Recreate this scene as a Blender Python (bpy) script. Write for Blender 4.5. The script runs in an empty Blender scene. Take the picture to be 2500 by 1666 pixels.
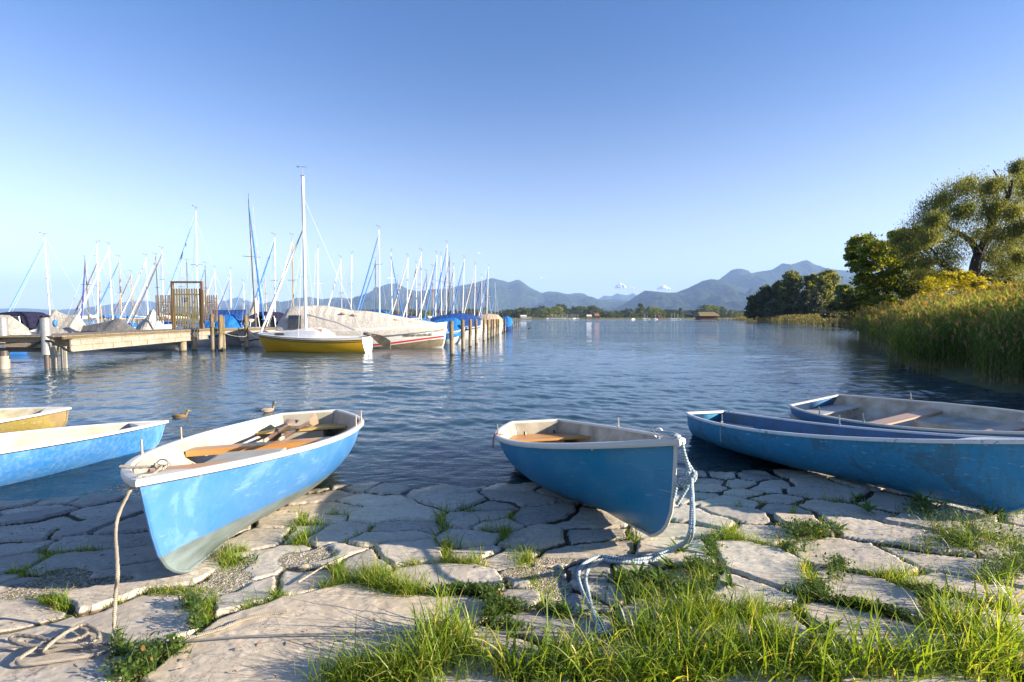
import bpy, math, random
import numpy as np
from mathutils import Vector, Matrix, Euler
R = math.radians
random.seed(7); rng = np.random.default_rng(7)
SC = bpy.context.scene
COL = SC.collection

# ------------------------------------------------------------------ camera
F, CX, CY, HC = 1150.0, 1250.0, 833.0, 2.0      # lens in photo pixels, eye height above the lake
PIT = math.atan(56 / F)
cam = bpy.data.cameras.new('camera'); camo = bpy.data.objects.new('camera', cam); COL.objects.link(camo)
cam.sensor_width = 36; cam.lens = 36 * F / 2500
cam.clip_start = 0.05; cam.clip_end = 120000
camo.location = (0, 0, HC); camo.rotation_euler = (math.pi / 2 - PIT, 0, 0)
SC.camera = camo

# ------------------------------------------------------------------ sky, sun, exposure
SUN_EL, SUN_ROT = R(19), R(101)                # low sun from the right, slightly behind the camera
w = bpy.data.worlds.new('World'); SC.world = w; w.use_nodes = True
nt = w.node_tree; bg = nt.nodes['Background']
sky = nt.nodes.new('ShaderNodeTexSky'); sky.sky_type = 'NISHITA'; sky.sun_disc = False
sky.sun_elevation = SUN_EL; sky.sun_rotation = SUN_ROT
sky.air_density = 1.0; sky.dust_density = 0.4; sky.ozone_density = 4.0; sky.altitude = 500
hs_ = nt.nodes.new('ShaderNodeHueSaturation'); hs_.inputs['Hue'].default_value = .509
tcw = nt.nodes.new('ShaderNodeTexCoord'); spw = nt.nodes.new('ShaderNodeSeparateXYZ'); nt.links.new(tcw.outputs['Generated'], spw.inputs[0])
for key, lo, hi in (('Saturation', .50, 1.18), ('Value', .90, .76)):      # whiter air low down, deeper blue overhead
    mr = nt.nodes.new('ShaderNodeMapRange'); mr.interpolation_type = 'SMOOTHERSTEP'; nt.links.new(spw.outputs[2], mr.inputs[0])
    mr.inputs[1].default_value = -.08; mr.inputs[2].default_value = .62; mr.inputs[3].default_value = lo; mr.inputs[4].default_value = hi
    nt.links.new(mr.outputs[0], hs_.inputs[key])
nt.links.new(sky.outputs[0], hs_.inputs['Color']); nt.links.new(hs_.outputs[0], bg.inputs[0]); bg.inputs[1].default_value = 0.076
sl = bpy.data.lights.new('sun', 'SUN'); slo = bpy.data.objects.new('sun', sl); COL.objects.link(slo)
sl.energy = 5.0; sl.angle = R(0.5); sl.color = (1.0, 0.87, 0.68)
sd = Vector((math.sin(SUN_ROT) * math.cos(SUN_EL), math.cos(SUN_ROT) * math.cos(SUN_EL), math.sin(SUN_EL)))
slo.rotation_euler = (-sd).to_track_quat('-Z', 'Y').to_euler()
SC.view_settings.view_transform = 'Standard'; SC.view_settings.look = 'None'
SC.view_settings.exposure = 1.9; SC.view_settings.gamma = 1.0
SC.render.engine = 'CYCLES'
SC.cycles.max_bounces = 8; SC.cycles.transparent_max_bounces = 12; SC.cycles.volume_bounces = 0
SC.cycles.volume_max_steps = 64

# ------------------------------------------------------------------ geometry of the place
def gz(x, y):                                   # paved shore: a ramp that runs down into the lake
    return 0.10 * (5.75 + 0.12 * x - y)
def ray(px, py):
    c, s = math.cos(PIT), math.sin(PIT)
    u = (px - CX) / F; v = (CY - py) / F
    return Vector((u, c + v * s, v * c - s))
def at(px, py, y):                              # the point seen at (px, py) that lies y metres ahead
    d = ray(px, py); k = y / d.y
    return Vector((d.x * k, y, HC + d.z * k))
def onz(px, py, z=0.0):
    d = ray(px, py); k = (z - HC) / d.z
    return Vector((d.x * k, d.y * k, z))
def ong(px, py, h=0.0):                         # on the paved shore, h above it
    d = ray(px, py)
    a = d.z - 0.10 * (0.12 * d.x - d.y); b = 0.575 + h - HC
    k = b / a
    return Vector((d.x * k, d.y * k, HC + d.z * k))

# ------------------------------------------------------------------ tags
def tag(o, label=None, cat=None, group=None, kind=None):
    if label: o['label'] = label
    if cat: o['category'] = cat
    if group: o['group'] = group
    if kind: o['kind'] = kind
    return o
def empty(name, loc=(0, 0, 0), rot=(0, 0, 0)):
    o = bpy.data.objects.new(name, None); COL.objects.link(o)
    o.location = loc; o.rotation_euler = rot; o.empty_display_size = .2
    return o
def copy_tree(o, parent=None):
    c = o.copy(); COL.objects.link(c); c.parent = parent
    for ch in o.children: copy_tree(ch, c)
    return c

# ------------------------------------------------------------------ materials
MATS = {}
class NT:
    def __init__(s, name):
        s.m = bpy.data.materials.new(name); s.m.use_nodes = True
        s.t = s.m.node_tree; s.b = s.t.nodes['Principled BSDF']; s.out = s.t.nodes['Material Output']
        MATS[name] = s.m
    def n(s, typ, **kw):
        o = s.t.nodes.new(typ)
        for k, v in kw.items():
            if k.startswith('i_'): o.inputs[k[2:].replace('_', ' ')].default_value = v
            elif k.startswith('n') and k[1:].isdigit(): o.inputs[int(k[1:])].default_value = v
            else: setattr(o, k, v)
        return o
    def l(s, a, b): s.t.links.new(a, b)
    def coord(s, kind='Object', scale=(1, 1, 1), rot=(0, 0, 0)):
        tc = s.n('ShaderNodeTexCoord'); mp = s.n('ShaderNodeMapping')
        mp.inputs['Scale'].default_value = scale; mp.inputs['Rotation'].default_value = rot
        s.l(tc.outputs[kind], mp.inputs[0]); return mp.outputs[0]
    def noise(s, vec, scale, detail=4, rough=.55, dist=0):
        o = s.n('ShaderNodeTexNoise'); o.inputs['Scale'].default_value = scale
        o.inputs['Detail'].default_value = detail; o.inputs['Roughness'].default_value = rough
        o.inputs['Distortion'].default_value = dist
        s.l(vec, o.inputs['Vector']); return o.outputs['Fac']
    def ramp(s, fac, stops, interp='LINEAR'):
        o = s.n('ShaderNodeValToRGB'); e = o.color_ramp.elements; o.color_ramp.interpolation = interp
        while len(e) < len(stops): e.new(.5)
        for i, (p, c) in enumerate(stops):
            e[i].position = p; e[i].color = (*c, 1) if len(c) == 3 else c
        s.l(fac, o.inputs[0]); return o.outputs[0]
    def mix(s, fac, a, b, mode='MIX'):
        o = s.n('ShaderNodeMix', data_type='RGBA', blend_type=mode)
        for soc, v in ((o.inputs[0], fac), (o.inputs[6], a), (o.inputs[7], b)):
            if hasattr(v, 'node'): s.l(v, soc)
            elif isinstance(v, (int, float)): soc.default_value = v
            else: soc.default_value = (*v, 1)
        return o.outputs[2]
    def math(s, op, a, b=None, clamp=False):
        o = s.n('ShaderNodeMath', operation=op, use_clamp=clamp)
        for soc, v in ((o.inputs[0], a), (o.inputs[1], b)):
            if v is None: continue
            if hasattr(v, 'node'): s.l(v, soc)
            else: soc.default_value = v
        return o.outputs[0]
    def attr(s, name):
        o = s.n('ShaderNodeAttribute', attribute_name=name); return o.outputs['Fac']
    def bump(s, h, strength=.3, dist=.02, norm=None):
        o = s.n('ShaderNodeBump'); o.inputs['Strength'].default_value = strength
        o.inputs['Distance'].default_value = dist; s.l(h, o.inputs['Height'])
        if norm: s.l(norm, o.inputs['Normal'])
        return o.outputs[0]
    def col(s, c):
        if hasattr(c, 'node'): s.l(c, s.b.inputs['Base Color'])
        else: s.b.inputs['Base Color'].default_value = (*c, 1)
    def setn(s, n): s.l(n, s.b.inputs['Normal'])
def plain(name, c, rough=.5, var=.25, scale=6, bump=.15, bscale=30, metal=0, spec=.5, stretch=(1, 1, 1), c2=None):
    t = NT(name); v = t.coord('Object', stretch)
    n = t.noise(v, scale, 5)
    dark = c2 if c2 else tuple(x * (1 - var) for x in c)
    t.col(t.ramp(n, [(.3, dark), (.7, tuple(min(1, x * (1 + var * .3)) for x in c))]))
    t.b.inputs['Roughness'].default_value = rough; t.b.inputs['Metallic'].default_value = metal
    t.b.inputs['Specular IOR Level'].default_value = spec
    if bump: t.setn(t.bump(t.noise(v, bscale, 3), bump, .01))
    return t.m
def wood(name, c, c2, rough=.6, axis=0, scale=9):
    t = NT(name); st = [14, 14, 14]; st[axis] = 1.0
    v = t.coord('Object', tuple(st)); n = t.noise(v, 1.0 * scale / 9, 6, .65, .6)
    t.col(t.ramp(n, [(.3, c2), (.52, c), (.75, tuple(min(1, x * 1.2) for x in c))]))
    t.b.inputs['Roughness'].default_value = rough
    t.setn(t.bump(n, .35, .01)); return t.m
def foliage(name, stops, trans=.35, rough=.55):
    t = NT(name); a = t.attr('rnd')
    c = t.ramp(a, stops)
    v = t.coord('Object'); big = t.noise(v, .35, 2)
    c = t.mix(t.ramp(big, [(.35, (0, 0, 0)), (.65, (1, 1, 1))]), c, t.mix(1.0, c, (.72, .8, .6), 'MULTIPLY'))
    t.col(c); t.b.inputs['Roughness'].default_value = rough
    t.b.inputs['Specular IOR Level'].default_value = .3
    tr = t.n('ShaderNodeBsdfTranslucent'); t.l(t.mix(1.0, c, (1.7, 1.5, .5), 'MULTIPLY'), tr.inputs[0])
    mx = t.n('ShaderNodeMixShader'); mx.inputs[0].default_value = trans
    t.l(t.b.outputs[0], mx.inputs[1]); t.l(tr.outputs[0], mx.inputs[2]); t.l(mx.outputs[0], t.out.inputs[0])
    return t.m

# painted glass fibre hull: colour, band of bare grey below a line, scuffs, vertical dirt
def hull_paint(name, c, band, bandz, scuff, grime, gamt=.35, wear=.5, spec=.5, slope=0.0, rough=.38):
    t = NT(name); v = t.coord('Object'); tc = t.n('ShaderNodeTexCoord')
    sp = t.n('ShaderNodeSeparateXYZ'); t.l(tc.outputs['Object'], sp.inputs[0])
    vs = t.coord('Object', (1.3, 1.3, 6)); n1 = t.noise(v, 2.2, 6, .62, .4)
    n2 = t.noise(t.coord('Object', (1.2, 1.2, 9), (0, .25, 0)), 7, 6, .7, .5)
    n3 = t.noise(t.coord('Object', (9, 9, .8)), 3, 5, .6)
    c1 = t.mix(t.ramp(n1, [(.38, (0, 0, 0)), (.68, (1, 1, 1))]), c, tuple(min(1, x * .7 + .14) for x in c))
    c1 = t.mix(.28, c, c1)
    blot = t.ramp(n1, [(.56, (0, 0, 0)), (.60, (1, 1, 1))])
    c1 = t.mix(t.mix(wear, (0, 0, 0), blot), c1, scuff)
    scr = t.ramp(n2, [(.62, (0, 0, 0)), (.65, (1, 1, 1))])
    c1 = t.mix(t.mix(.75 * wear, (0, 0, 0), scr), c1, (.55, .62, .66))
    gr = t.ramp(n3, [(.45, (0, 0, 0)), (.75, (1, 1, 1))])
    c1 = t.mix(t.mix(gamt, (0, 0, 0), gr), c1, grime)
    z = t.math('ADD', sp.outputs[2], t.math('MULTIPLY', t.math('SUBTRACT', t.noise(vs, 3, 4), .5), .05))
    if slope: z = t.math('SUBTRACT', z, t.math('MULTIPLY', sp.outputs[0], slope))
    f = t.n('ShaderNodeMapRange'); t.l(z, f.inputs[0])
    f.inputs[1].default_value = bandz + .006; f.inputs[2].default_value = bandz - .012
    bc = t.mix(t.ramp(t.noise(t.coord('Object', (1, 1, 3)), 4, 5), [(.35, (0, 0, 0)), (.65, (1, 1, 1))]), band, tuple(x * .62 for x in band))
    c1 = t.mix(f.outputs[0], c1, bc)
    sp3 = t.ramp(t.noise(t.coord('Object', (.6, .6, 1.8)), 30, 5, .6), [(.64, (0, 0, 0)), (.67, (1, 1, 1))])
    c1 = t.mix(t.mix(.5 * wear, (0, 0, 0), sp3), c1, tuple(x * .5 for x in grime))
    t.col(c1); t.b.inputs['Roughness'].default_value = rough
    t.l(t.ramp(n1, [(.3, (rough - .1,) * 3), (.7, (rough + .2,) * 3)]), t.b.inputs['Roughness'])
    t.b.inputs['Specular IOR Level'].default_value = spec
    t.setn(t.bump(t.noise(v, 3, 3), .12, .02)); return t.m
def rim_paint(name, c, chip, amt=.5):
    t = NT(name); v = t.coord('Object')
    n = t.noise(v, 26, 5, .7); n1 = t.noise(v, 3, 4)
    f = t.ramp(n, [(.62 - .1 * amt, (0, 0, 0)), (.66 - .08 * amt, (1, 1, 1))])
    cc = t.mix(t.mix(t.ramp(n1, [(.5, (0, 0, 0)), (.62, (1, 1, 1))]), (0, 0, 0), f), c, chip)
    cc = t.mix(t.ramp(n1, [(.3, (.3, .3, .3)), (.7, (0, 0, 0))]), cc, tuple(x * .8 for x in c))
    t.col(cc); t.b.inputs['Roughness'].default_value = .42; return t.m
def M(n): return MATS[n]

# ------------------------------------------------------------------ mesh builder
class MB:
    def __init__(s): s.v = []; s.f = []; s.mi = []; s.cur = 0
    def add(s, vs, fs):
        o = len(s.v); s.v += [tuple(p) for p in vs]
        s.f += [tuple(i + o for i in f) for f in fs]; s.mi += [s.cur] * len(fs); return s
    def box(s, c, sz, rot=(0, 0, 0), taper=1.0):
        m = Euler(rot).to_matrix(); hx, hy, hz = sz[0] / 2, sz[1] / 2, sz[2] / 2; vs = []
        for z in (-1, 1):
            k = taper if z > 0 else 1
            for a, b in ((-1, -1), (1, -1), (1, 1), (-1, 1)):
                vs.append(Vector(c) + m @ Vector((a * hx * k, b * hy * k, z * hz)))
        return s.add(vs, [(0, 3, 2, 1), (4, 5, 6, 7), (0, 1, 5, 4), (1, 2, 6, 5), (2, 3, 7, 6), (3, 0, 4, 7)])
    def beam(s, a, b, wd, ht):                  # box from a to b
        a, b = Vector(a), Vector(b); d = b - a; L = d.length; x = d.normalized()
        y = Vector((0, 0, 1)).cross(x)
        if y.length < 1e-4: y = Vector((0, 1, 0))
        y.normalize(); z = x.cross(y); vs = []
        for p in (a, b):
            for i, j in ((-1, -1), (1, -1), (1, 1), (-1, 1)): vs.append(p + y * (i * wd / 2) + z * (j * ht / 2))
        return s.add(vs, [(0, 1, 2, 3), (7, 6, 5, 4), (0, 4, 5, 1), (1, 5, 6, 2), (2, 6, 7, 3), (3, 7, 4, 0)])
    def tube(s, pts, r, n=8, cap=True):
        pts = [Vector(p) for p in pts]; k = len(pts)
        rs = r if isinstance(r, (list, tuple)) else [r] * k
        ref = Vector((0, 0, 1)); vs = []; fs = []
        t0 = (pts[1] - pts[0]).normalized()
        if abs(t0.dot(ref)) > .9: ref = Vector((1, 0, 0))
        nrm = (ref - t0 * ref.dot(t0)).normalized()
        for i in range(k):
            t = (pts[min(i + 1, k - 1)] - pts[max(i - 1, 0)]).normalized()
            nrm = nrm - t * nrm.dot(t)
            nrm = nrm.normalized() if nrm.length > 1e-6 else t.orthogonal().normalized()
            b = t.cross(nrm)
            for j in range(n):
                a = 2 * math.pi * j / n
                vs.append(pts[i] + (nrm * math.cos(a) + b * math.sin(a)) * rs[i])
        for i in range(k - 1):
            for j in range(n):
                j2 = (j + 1) % n
                fs.append((i * n + j, i * n + j2, (i + 1) * n + j2, (i + 1) * n + j))
        if cap: fs.append(tuple(range(n))[::-1]); fs.append(tuple(range((k - 1) * n, k * n)))
        return s.add(vs, fs)
    def grid(s, rows, closed=False, flip=False):    # rows: list of equal-length point lists
        n = len(rows[0]); vs = [p for r in rows for p in r]; fs = []
        for i in range(len(rows) - 1):
            for j in range(n if closed else n - 1):
                j2 = (j + 1) % n
                q = (i * n + j, i * n + j2, (i + 1) * n + j2, (i + 1) * n + j)
                fs.append(q[::-1] if flip else q)
        return s.add(vs, fs)
    def lathe(s, prof, c=(0, 0, 0), n=16):       # prof: (r, z)
        rows = [[(c[0] + r * math.cos(2 * math.pi * j / n), c[1] + r * math.sin(2 * math.pi * j / n), c[2] + z) for j in range(n)] for r, z in prof]
        return s.grid(rows, True)
    def ball(s, c, r, n=10, m=7):
        rows = []
        for i in range(m + 1):
            a = math.pi * i / m
            rows.append([(c[0] + r[0] * math.sin(a) * math.cos(2 * math.pi * j / n), c[1] + r[1] * math.sin(a) * math.sin(2 * math.pi * j / n), c[2] - r[2] * math.cos(a)) for j in range(n)])
        return s.grid(rows, True)
    def poly(s, pts): return s.add(pts, [tuple(range(len(pts)))])
    def build(s, name, mat, parent=None, smooth=False, bevel=0, merge=False, solid=0):
        me = bpy.data.meshes.new(name); me.from_pydata(s.v, [], s.f); me.validate(clean_customdata=False)
        mats = mat if isinstance(mat, (list, tuple)) else [mat]
        for m in mats: me.materials.append(M(m) if isinstance(m, str) else m)
        if len(mats) > 1 and len(me.polygons) == len(s.mi): me.polygons.foreach_set('material_index', s.mi)
        if smooth: me.polygons.foreach_set('use_smooth', [True] * len(me.polygons))
        o = bpy.data.objects.new(name, me); COL.objects.link(o)
        if parent: o.parent = parent
        if merge:
            mm = o.modifiers.new('w', 'WELD'); mm.merge_threshold = .0005
        if solid:
            mm = o.modifiers.new('s', 'SOLIDIFY'); mm.thickness = solid; mm.offset = -1
        if bevel:
            mm = o.modifiers.new('b', 'BEVEL'); mm.width = bevel; mm.segments = 2; mm.limit_method = 'ANGLE'; mm.angle_limit = R(40)
        if smooth:
            try: me.set_sharp_from_angle(angle=R(45))
            except Exception: pass
        return o
def np_mesh(name, V, Q, mat, parent=None, attrs=None, smooth=True):
    me = bpy.data.meshes.new(name); k = Q.shape[1]
    me.vertices.add(len(V)); me.vertices.foreach_set('co', np.ascontiguousarray(V, dtype=np.float32).ravel())
    me.loops.add(Q.size); me.loops.foreach_set('vertex_index', np.ascontiguousarray(Q, dtype=np.int32).ravel())
    me.polygons.add(len(Q)); me.polygons.foreach_set('loop_start', np.arange(0, Q.size, k, dtype=np.int32))
    me.polygons.foreach_set('loop_total', np.full(len(Q), k, dtype=np.int32))
    me.update(calc_edges=True)
    if smooth: me.polygons.foreach_set('use_smooth', np.ones(len(Q), dtype=bool))
    for a, val in (attrs or {}).items():
        at_ = me.attributes.new(a, 'FLOAT', 'POINT'); at_.data.foreach_set('value', np.ascontiguousarray(val, dtype=np.float32))
    me.materials.append(M(mat)); o = bpy.data.objects.new(name, me); COL.objects.link(o)
    if parent: o.parent = parent
    return o
def gridq(nr, nc):
    i, j = np.meshgrid(np.arange(nr - 1), np.arange(nc - 1), indexing='ij'); a = (i * nc + j).ravel()
    return np.stack([a, a + 1, a + nc + 1, a + nc], 1)
def spline(pts, per=8):
    p = [Vector(q) for q in pts]; p = [p[0] * 2 - p[1]] + p + [p[-1] * 2 - p[-2]]; out = []
    for i in range(1, len(p) - 2):
        for k in range(per):
            t = k / per; a, b, c, d = p[i - 1], p[i], p[i + 1], p[i + 2]
            out.append(.5 * ((2 * b) + (c - a) * t + (2 * a - 5 * b + 4 * c - d) * t * t + (3 * b - a - 3 * c + d) * t ** 3))
    out.append(p[-2]); return out

# value noise
def vnoise(x, y, seed=0):
    xi = np.floor(x).astype(np.int64); yi = np.floor(y).astype(np.int64); fx = x - xi; fy = y - yi
    fx = fx * fx * (3 - 2 * fx); fy = fy * fy * (3 - 2 * fy)
    def h(a, b):
        n = (a * 374761393 + b * 668265263 + seed * 1442695041) & 0xFFFFFFFF
        n = ((n ^ (n >> 13)) * 1274126177) & 0xFFFFFFFF
        return ((n ^ (n >> 16)) & 0xFFFF) / 65535.0
    return (h(xi, yi) * (1 - fx) + h(xi + 1, yi) * fx) * (1 - fy) + (h(xi, yi + 1) * (1 - fx) + h(xi + 1, yi + 1) * fx) * fy
def fbm(x, y, sc, octv=4, seed=0, gain=.5):
    s = 0; a = 1; t = 0
    for k in range(octv):
        s = s + a * (vnoise(x * sc + 13.7 * k, y * sc - 7.1 * k, seed + k) - .5); t += a; a *= gain; sc *= 2.03
    return s / t * 2

# strips of grass or leaf: base, direction of lean, length, width, bend
def blades(base, ang, lean, length, width, seg=3, droop=.5, yaw=None):
    n = len(base); yaw = ang if yaw is None else yaw
    dx, dy = np.cos(ang), np.sin(ang); wx, wy = -np.sin(yaw), np.cos(yaw)
    V = np.zeros((n, (seg + 1) * 2, 3)); pos = base.copy(); th = lean.copy()
    prof = np.array([.75, 1, .8, .5, .0]) if seg == 4 else np.array([.8, 1, .65, .0])
    for k in range(seg + 1):
        wk = width * prof[k] * .5 + .0003
        V[:, 2 * k, 0] = pos[:, 0] - wx * wk; V[:, 2 * k, 1] = pos[:, 1] - wy * wk; V[:, 2 * k, 2] = pos[:, 2]
        V[:, 2 * k + 1, 0] = pos[:, 0] + wx * wk; V[:, 2 * k + 1, 1] = pos[:, 1] + wy * wk; V[:, 2 * k + 1, 2] = pos[:, 2]
        st = length / seg
        pos[:, 0] += np.sin(th) * dx * st; pos[:, 1] += np.sin(th) * dy * st; pos[:, 2] += np.cos(th) * st
        th = th + droop / seg * 2
    Q = []
    for k in range(seg): Q.append(np.array([2 * k, 2 * k + 1, 2 * k + 3, 2 * k + 2]))
    Q = (np.arange(n)[:, None, None] * ((seg + 1) * 2) + np.array(Q)[None]).reshape(-1, 4)
    return V.reshape(-1, 3), Q
def cards(pos, size, aspect=.5, up=0.0, droop=False):
    n = len(pos); a = rng.normal(size=(n, 3)); a[:, 2] += up
    if droop: a = a * .45; a[:, 2] -= 1.0
    a /= np.linalg.norm(a, axis=1)[:, None]
    b = rng.normal(size=(n, 3)); b = np.cross(a, b); b /= np.linalg.norm(b, axis=1)[:, None]
    s = size[:, None] if hasattr(size, 'shape') else size
    V = np.stack([pos - a * s * .5, pos + b * s * aspect * .5 + a * s * .08, pos + a * s * .5, pos - b * s * aspect * .5 + a * s * .08], 1)
    Q = np.arange(n * 4).reshape(-1, 4); return V.reshape(-1, 3), Q
class Join:
    def __init__(s): s.V = []; s.Q = []; s.A = []; s.n = 0
    def add(s, V, Q, a):
        s.V.append(V); s.Q.append(Q + s.n); s.A.append(np.broadcast_to(a, (len(V),)) if np.ndim(a) == 0 else a); s.n += len(V)
    def build(s, name, mat, parent=None, smooth=False):
        return np_mesh(name, np.concatenate(s.V), np.concatenate(s.Q), mat, parent, {'rnd': np.concatenate(s.A)}, smooth)
# ------------------------------------------------------------------ water material
def water_mat():
    t = NT('lake_water'); t.t.nodes.remove(t.b)
    geo = t.n('ShaderNodeNewGeometry'); sp = t.n('ShaderNodeSeparateXYZ'); t.l(geo.outputs['Position'], sp.inputs[0])
    shore = t.math('SUBTRACT', sp.outputs[1], t.math('ADD', t.math('MULTIPLY', sp.outputs[0], .12), 5.75))
    op = t.n('ShaderNodeMapRange'); t.l(shore, op.inputs[0]); op.inputs[1].default_value = .2; op.inputs[2].default_value = 4.5
    op.inputs[3].default_value = .12; op.inputs[4].default_value = 1.0
    far = t.n('ShaderNodeMapRange'); t.l(sp.outputs[1], far.inputs[0]); far.inputs[1].default_value = 7; far.inputs[2].default_value = 45
    # ripples too fine for the mesh, stretched across the wind
    def nz(scale, st, rot, det=3):
        mp = t.n('ShaderNodeMapping'); t.l(geo.outputs['Position'], mp.inputs[0])
        mp.inputs['Scale'].default_value = st; mp.inputs['Rotation'].default_value = (0, 0, rot)
        return t.noise(mp.outputs[0], scale, det, .55)
    n1 = nz(7, (.5, 1, 1), .25); n2 = nz(2.2, (.4, 1, 1), -.2); n3 = nz(.55, (.35, 1, 1), .1, 2)
    calm = t.ramp(nz(.035, (.5, 1.6, 1), .15, 3), [(.35, (.45,) * 3), (.65, (1,) * 3)])
    b1 = t.n('ShaderNodeBump'); b1.inputs['Distance'].default_value = .022; t.l(n1, b1.inputs['Height']); t.l(calm, b1.inputs['Strength'])
    b2 = t.n('ShaderNodeBump'); b2.inputs['Distance'].default_value = .085; t.l(n2, b2.inputs['Height']); t.l(b1.outputs[0], b2.inputs['Normal'])
    t.l(t.math('MULTIPLY', far.outputs[0], calm), b2.inputs['Strength'])
    b3 = t.n('ShaderNodeBump'); b3.inputs['Distance'].default_value = .17; t.l(n3, b3.inputs['Height']); t.l(b2.outputs[0], b3.inputs['Normal'])
    t.l(t.math('MULTIPLY', far.outputs[0], calm), b3.inputs['Strength'])
    gl = t.n('ShaderNodeBsdfGlossy'); gl.inputs['Roughness'].default_value = .015; t.l(b3.outputs[0], gl.inputs['Normal'])
    gl.inputs['Color'].default_value = (.93, .96, 1, 1)
    df = t.n('ShaderNodeBsdfDiffuse'); df.inputs[0].default_value = (.026, .062, .085, 1)
    tr = t.n('ShaderNodeBsdfTransparent'); tr.inputs[0].default_value = (.72, .77, .62, 1)
    m1 = t.n('ShaderNodeMixShader'); t.l(op.outputs[0], m1.inputs[0]); t.l(tr.outputs[0], m1.inputs[1]); t.l(df.outputs[0], m1.inputs[2])
    fr = t.n('ShaderNodeFresnel'); fr.inputs['IOR'].default_value = 1.36; t.l(b3.outputs[0], fr.inputs['Normal'])
    m2 = t.n('ShaderNodeMixShader'); t.l(fr.outputs[0], m2.inputs[0]); t.l(m1.outputs[0], m2.inputs[1]); t.l(gl.outputs[0], m2.inputs[2])
    t.l(m2.outputs[0], t.out.inputs[0])
water_mat()

def ground_mats():
    # slabs and the soil between them
    t = NT('paving'); v = t.coord('Object'); st = t.attr('stone'); tone = t.attr('tone'); gr = t.attr('gravel')
    sp = t.n('ShaderNodeSeparateXYZ'); t.l(v, sp.inputs[0])
    n1 = t.noise(v, 3.2, 6, .6, .3); n2 = t.noise(v, 22, 6, .65); n3 = t.noise(t.coord('Object', (1, 2.3, 1), (0, 0, .5)), 5, 8, .7, 1.2)
    c = t.ramp(n1, [(.28, (.40, .37, .325)), (.5, (.53, .495, .44)), (.72, (.62, .585, .53))])
    c = t.mix(t.ramp(n2, [(.3, (.75,) * 3), (.65, (0,) * 3)]), c, t.mix(1.0, c, (.72, .70, .67), 'MULTIPLY'))
    c = t.mix(1.0, c, t.ramp(tone, [(0, (.72, .70, .69)), (.35, (.95, .90, .84)), (.6, (1.05, 1.0, .93)), (.8, (1.0, .91, .78)), (1, (1.18, 1.10, .99))]), 'MULTIPLY')
    crack = t.ramp(t.math('ABSOLUTE', t.math('SUBTRACT', n3, .5)), [(0, (1,) * 3), (.018, (0,) * 3)])
    c = t.mix(t.mix(t.ramp(n1, [(.45, (0,) * 3), (.55, (1,) * 3)]), (0, 0, 0), crack), c, (.10, .09, .08))
    stain = t.ramp(t.noise(v, 1.3, 5, .7), [(.60, (0,) * 3), (.72, (.55,) * 3)])
    c = t.mix(stain, c, (.20, .175, .13))
    soil = t.ramp(t.noise(v, 45, 5, .7), [(.3, (.035, .026, .017)), (.55, (.10, .075, .048)), (.75, (.20, .155, .105))])
    peb = t.n('ShaderNodeTexVoronoi'); peb.inputs['Scale'].default_value = 95; t.l(v, peb.inputs['Vector'])
    hs = t.n('ShaderNodeSeparateColor'); t.l(peb.outputs['Color'], hs.inputs[0])
    grav = t.ramp(hs.outputs[0], [(0, (.10, .08, .055)), (.4, (.26, .215, .155)), (.8, (.42, .36, .27)), (1, (.6, .56, .48))])
    soil = t.mix(gr, soil, grav)
    stf = t.ramp(t.math('ADD', st, t.math('MULTIPLY', t.math('SUBTRACT', n2, .5), .5)), [(.35, (0,) * 3), (.6, (1,) * 3)])
    c = t.mix(stf, soil, c)
    # real wetness where the lake laps the slabs
    wz = t.n('ShaderNodeMapRange'); t.l(t.math('ADD', sp.outputs[2], t.math('MULTIPLY', t.math('SUBTRACT', n1, .5), .09)), wz.inputs[0])
    wz.inputs[1].default_value = .035; wz.inputs[2].default_value = -.005
    c = t.mix(wz.outputs[0], c, t.mix(1.0, c, (.50, .48, .42), 'MULTIPLY'))
    t.col(c)
    rr = t.mix(wz.outputs[0], (.86,) * 3, (.22,) * 3); t.l(rr, t.b.inputs['Roughness'])
    t.b.inputs['Specular IOR Level'].default_value = .35
    h = t.math('ADD', t.math('MULTIPLY', n2, .5), t.math('ADD', t.math('MULTIPLY', n3, .4), t.math('MULTIPLY', peb.outputs['Distance'], t.math('MULTIPLY', gr, 2.0))))
    t.setn(t.bump(h, .5, .012))
    t = NT('lake_bed'); v = t.coord('Object'); n = t.noise(v, .8, 6)
    t.col(t.ramp(n, [(.35, (.05, .055, .035)), (.65, (.13, .12, .075))])); t.b.inputs['Roughness'].default_value = .9
    t = NT('meadow'); v = t.coord('Object'); n = t.noise(v, .6, 8, .7)
    t.col(t.ramp(n, [(.35, (.045, .06, .02)), (.65, (.11, .12, .045))])); t.b.inputs['Roughness'].default_value = .95
    t.setn(t.bump(n, 1, .3))
    # wooded mountain with pale rock low on the faces and near the tops
    for nm, rock in (('mountain_forest', .69), ('mountain_far', .64)):
        t = NT(nm); v = t.coord('Object'); n = t.noise(v, .004, 9, .68); f = t.noise(v, .03, 6, .75)
        c = t.ramp(f, [(.35, (.010, .022, .016)), (.55, (.032, .052, .030)), (.72, (.085, .10, .05))])
        c = t.mix(t.ramp(n, [(rock, (0,) * 3), (rock + .03, (1,) * 3)]), c, (.33, .31, .27))
        c = t.mix(t.ramp(t.noise(v, .0022, 5), [(.60, (0,) * 3), (.66, (.7,) * 3)]), c, (.10, .13, .05))
        t.col(c); t.b.inputs['Roughness'].default_value = .95; t.b.inputs['Specular IOR Level'].default_value = .1
        t.setn(t.bump(t.math('ADD', t.math('MULTIPLY', n, 120), t.math('MULTIPLY', f, 60)), 1.0, 1.0))
    t = NT('cloud'); t.col((.98, .96, .95)); t.b.inputs['Roughness'].default_value = 1
    t.b.inputs['Specular IOR Level'].default_value = 0
ground_mats()

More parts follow.
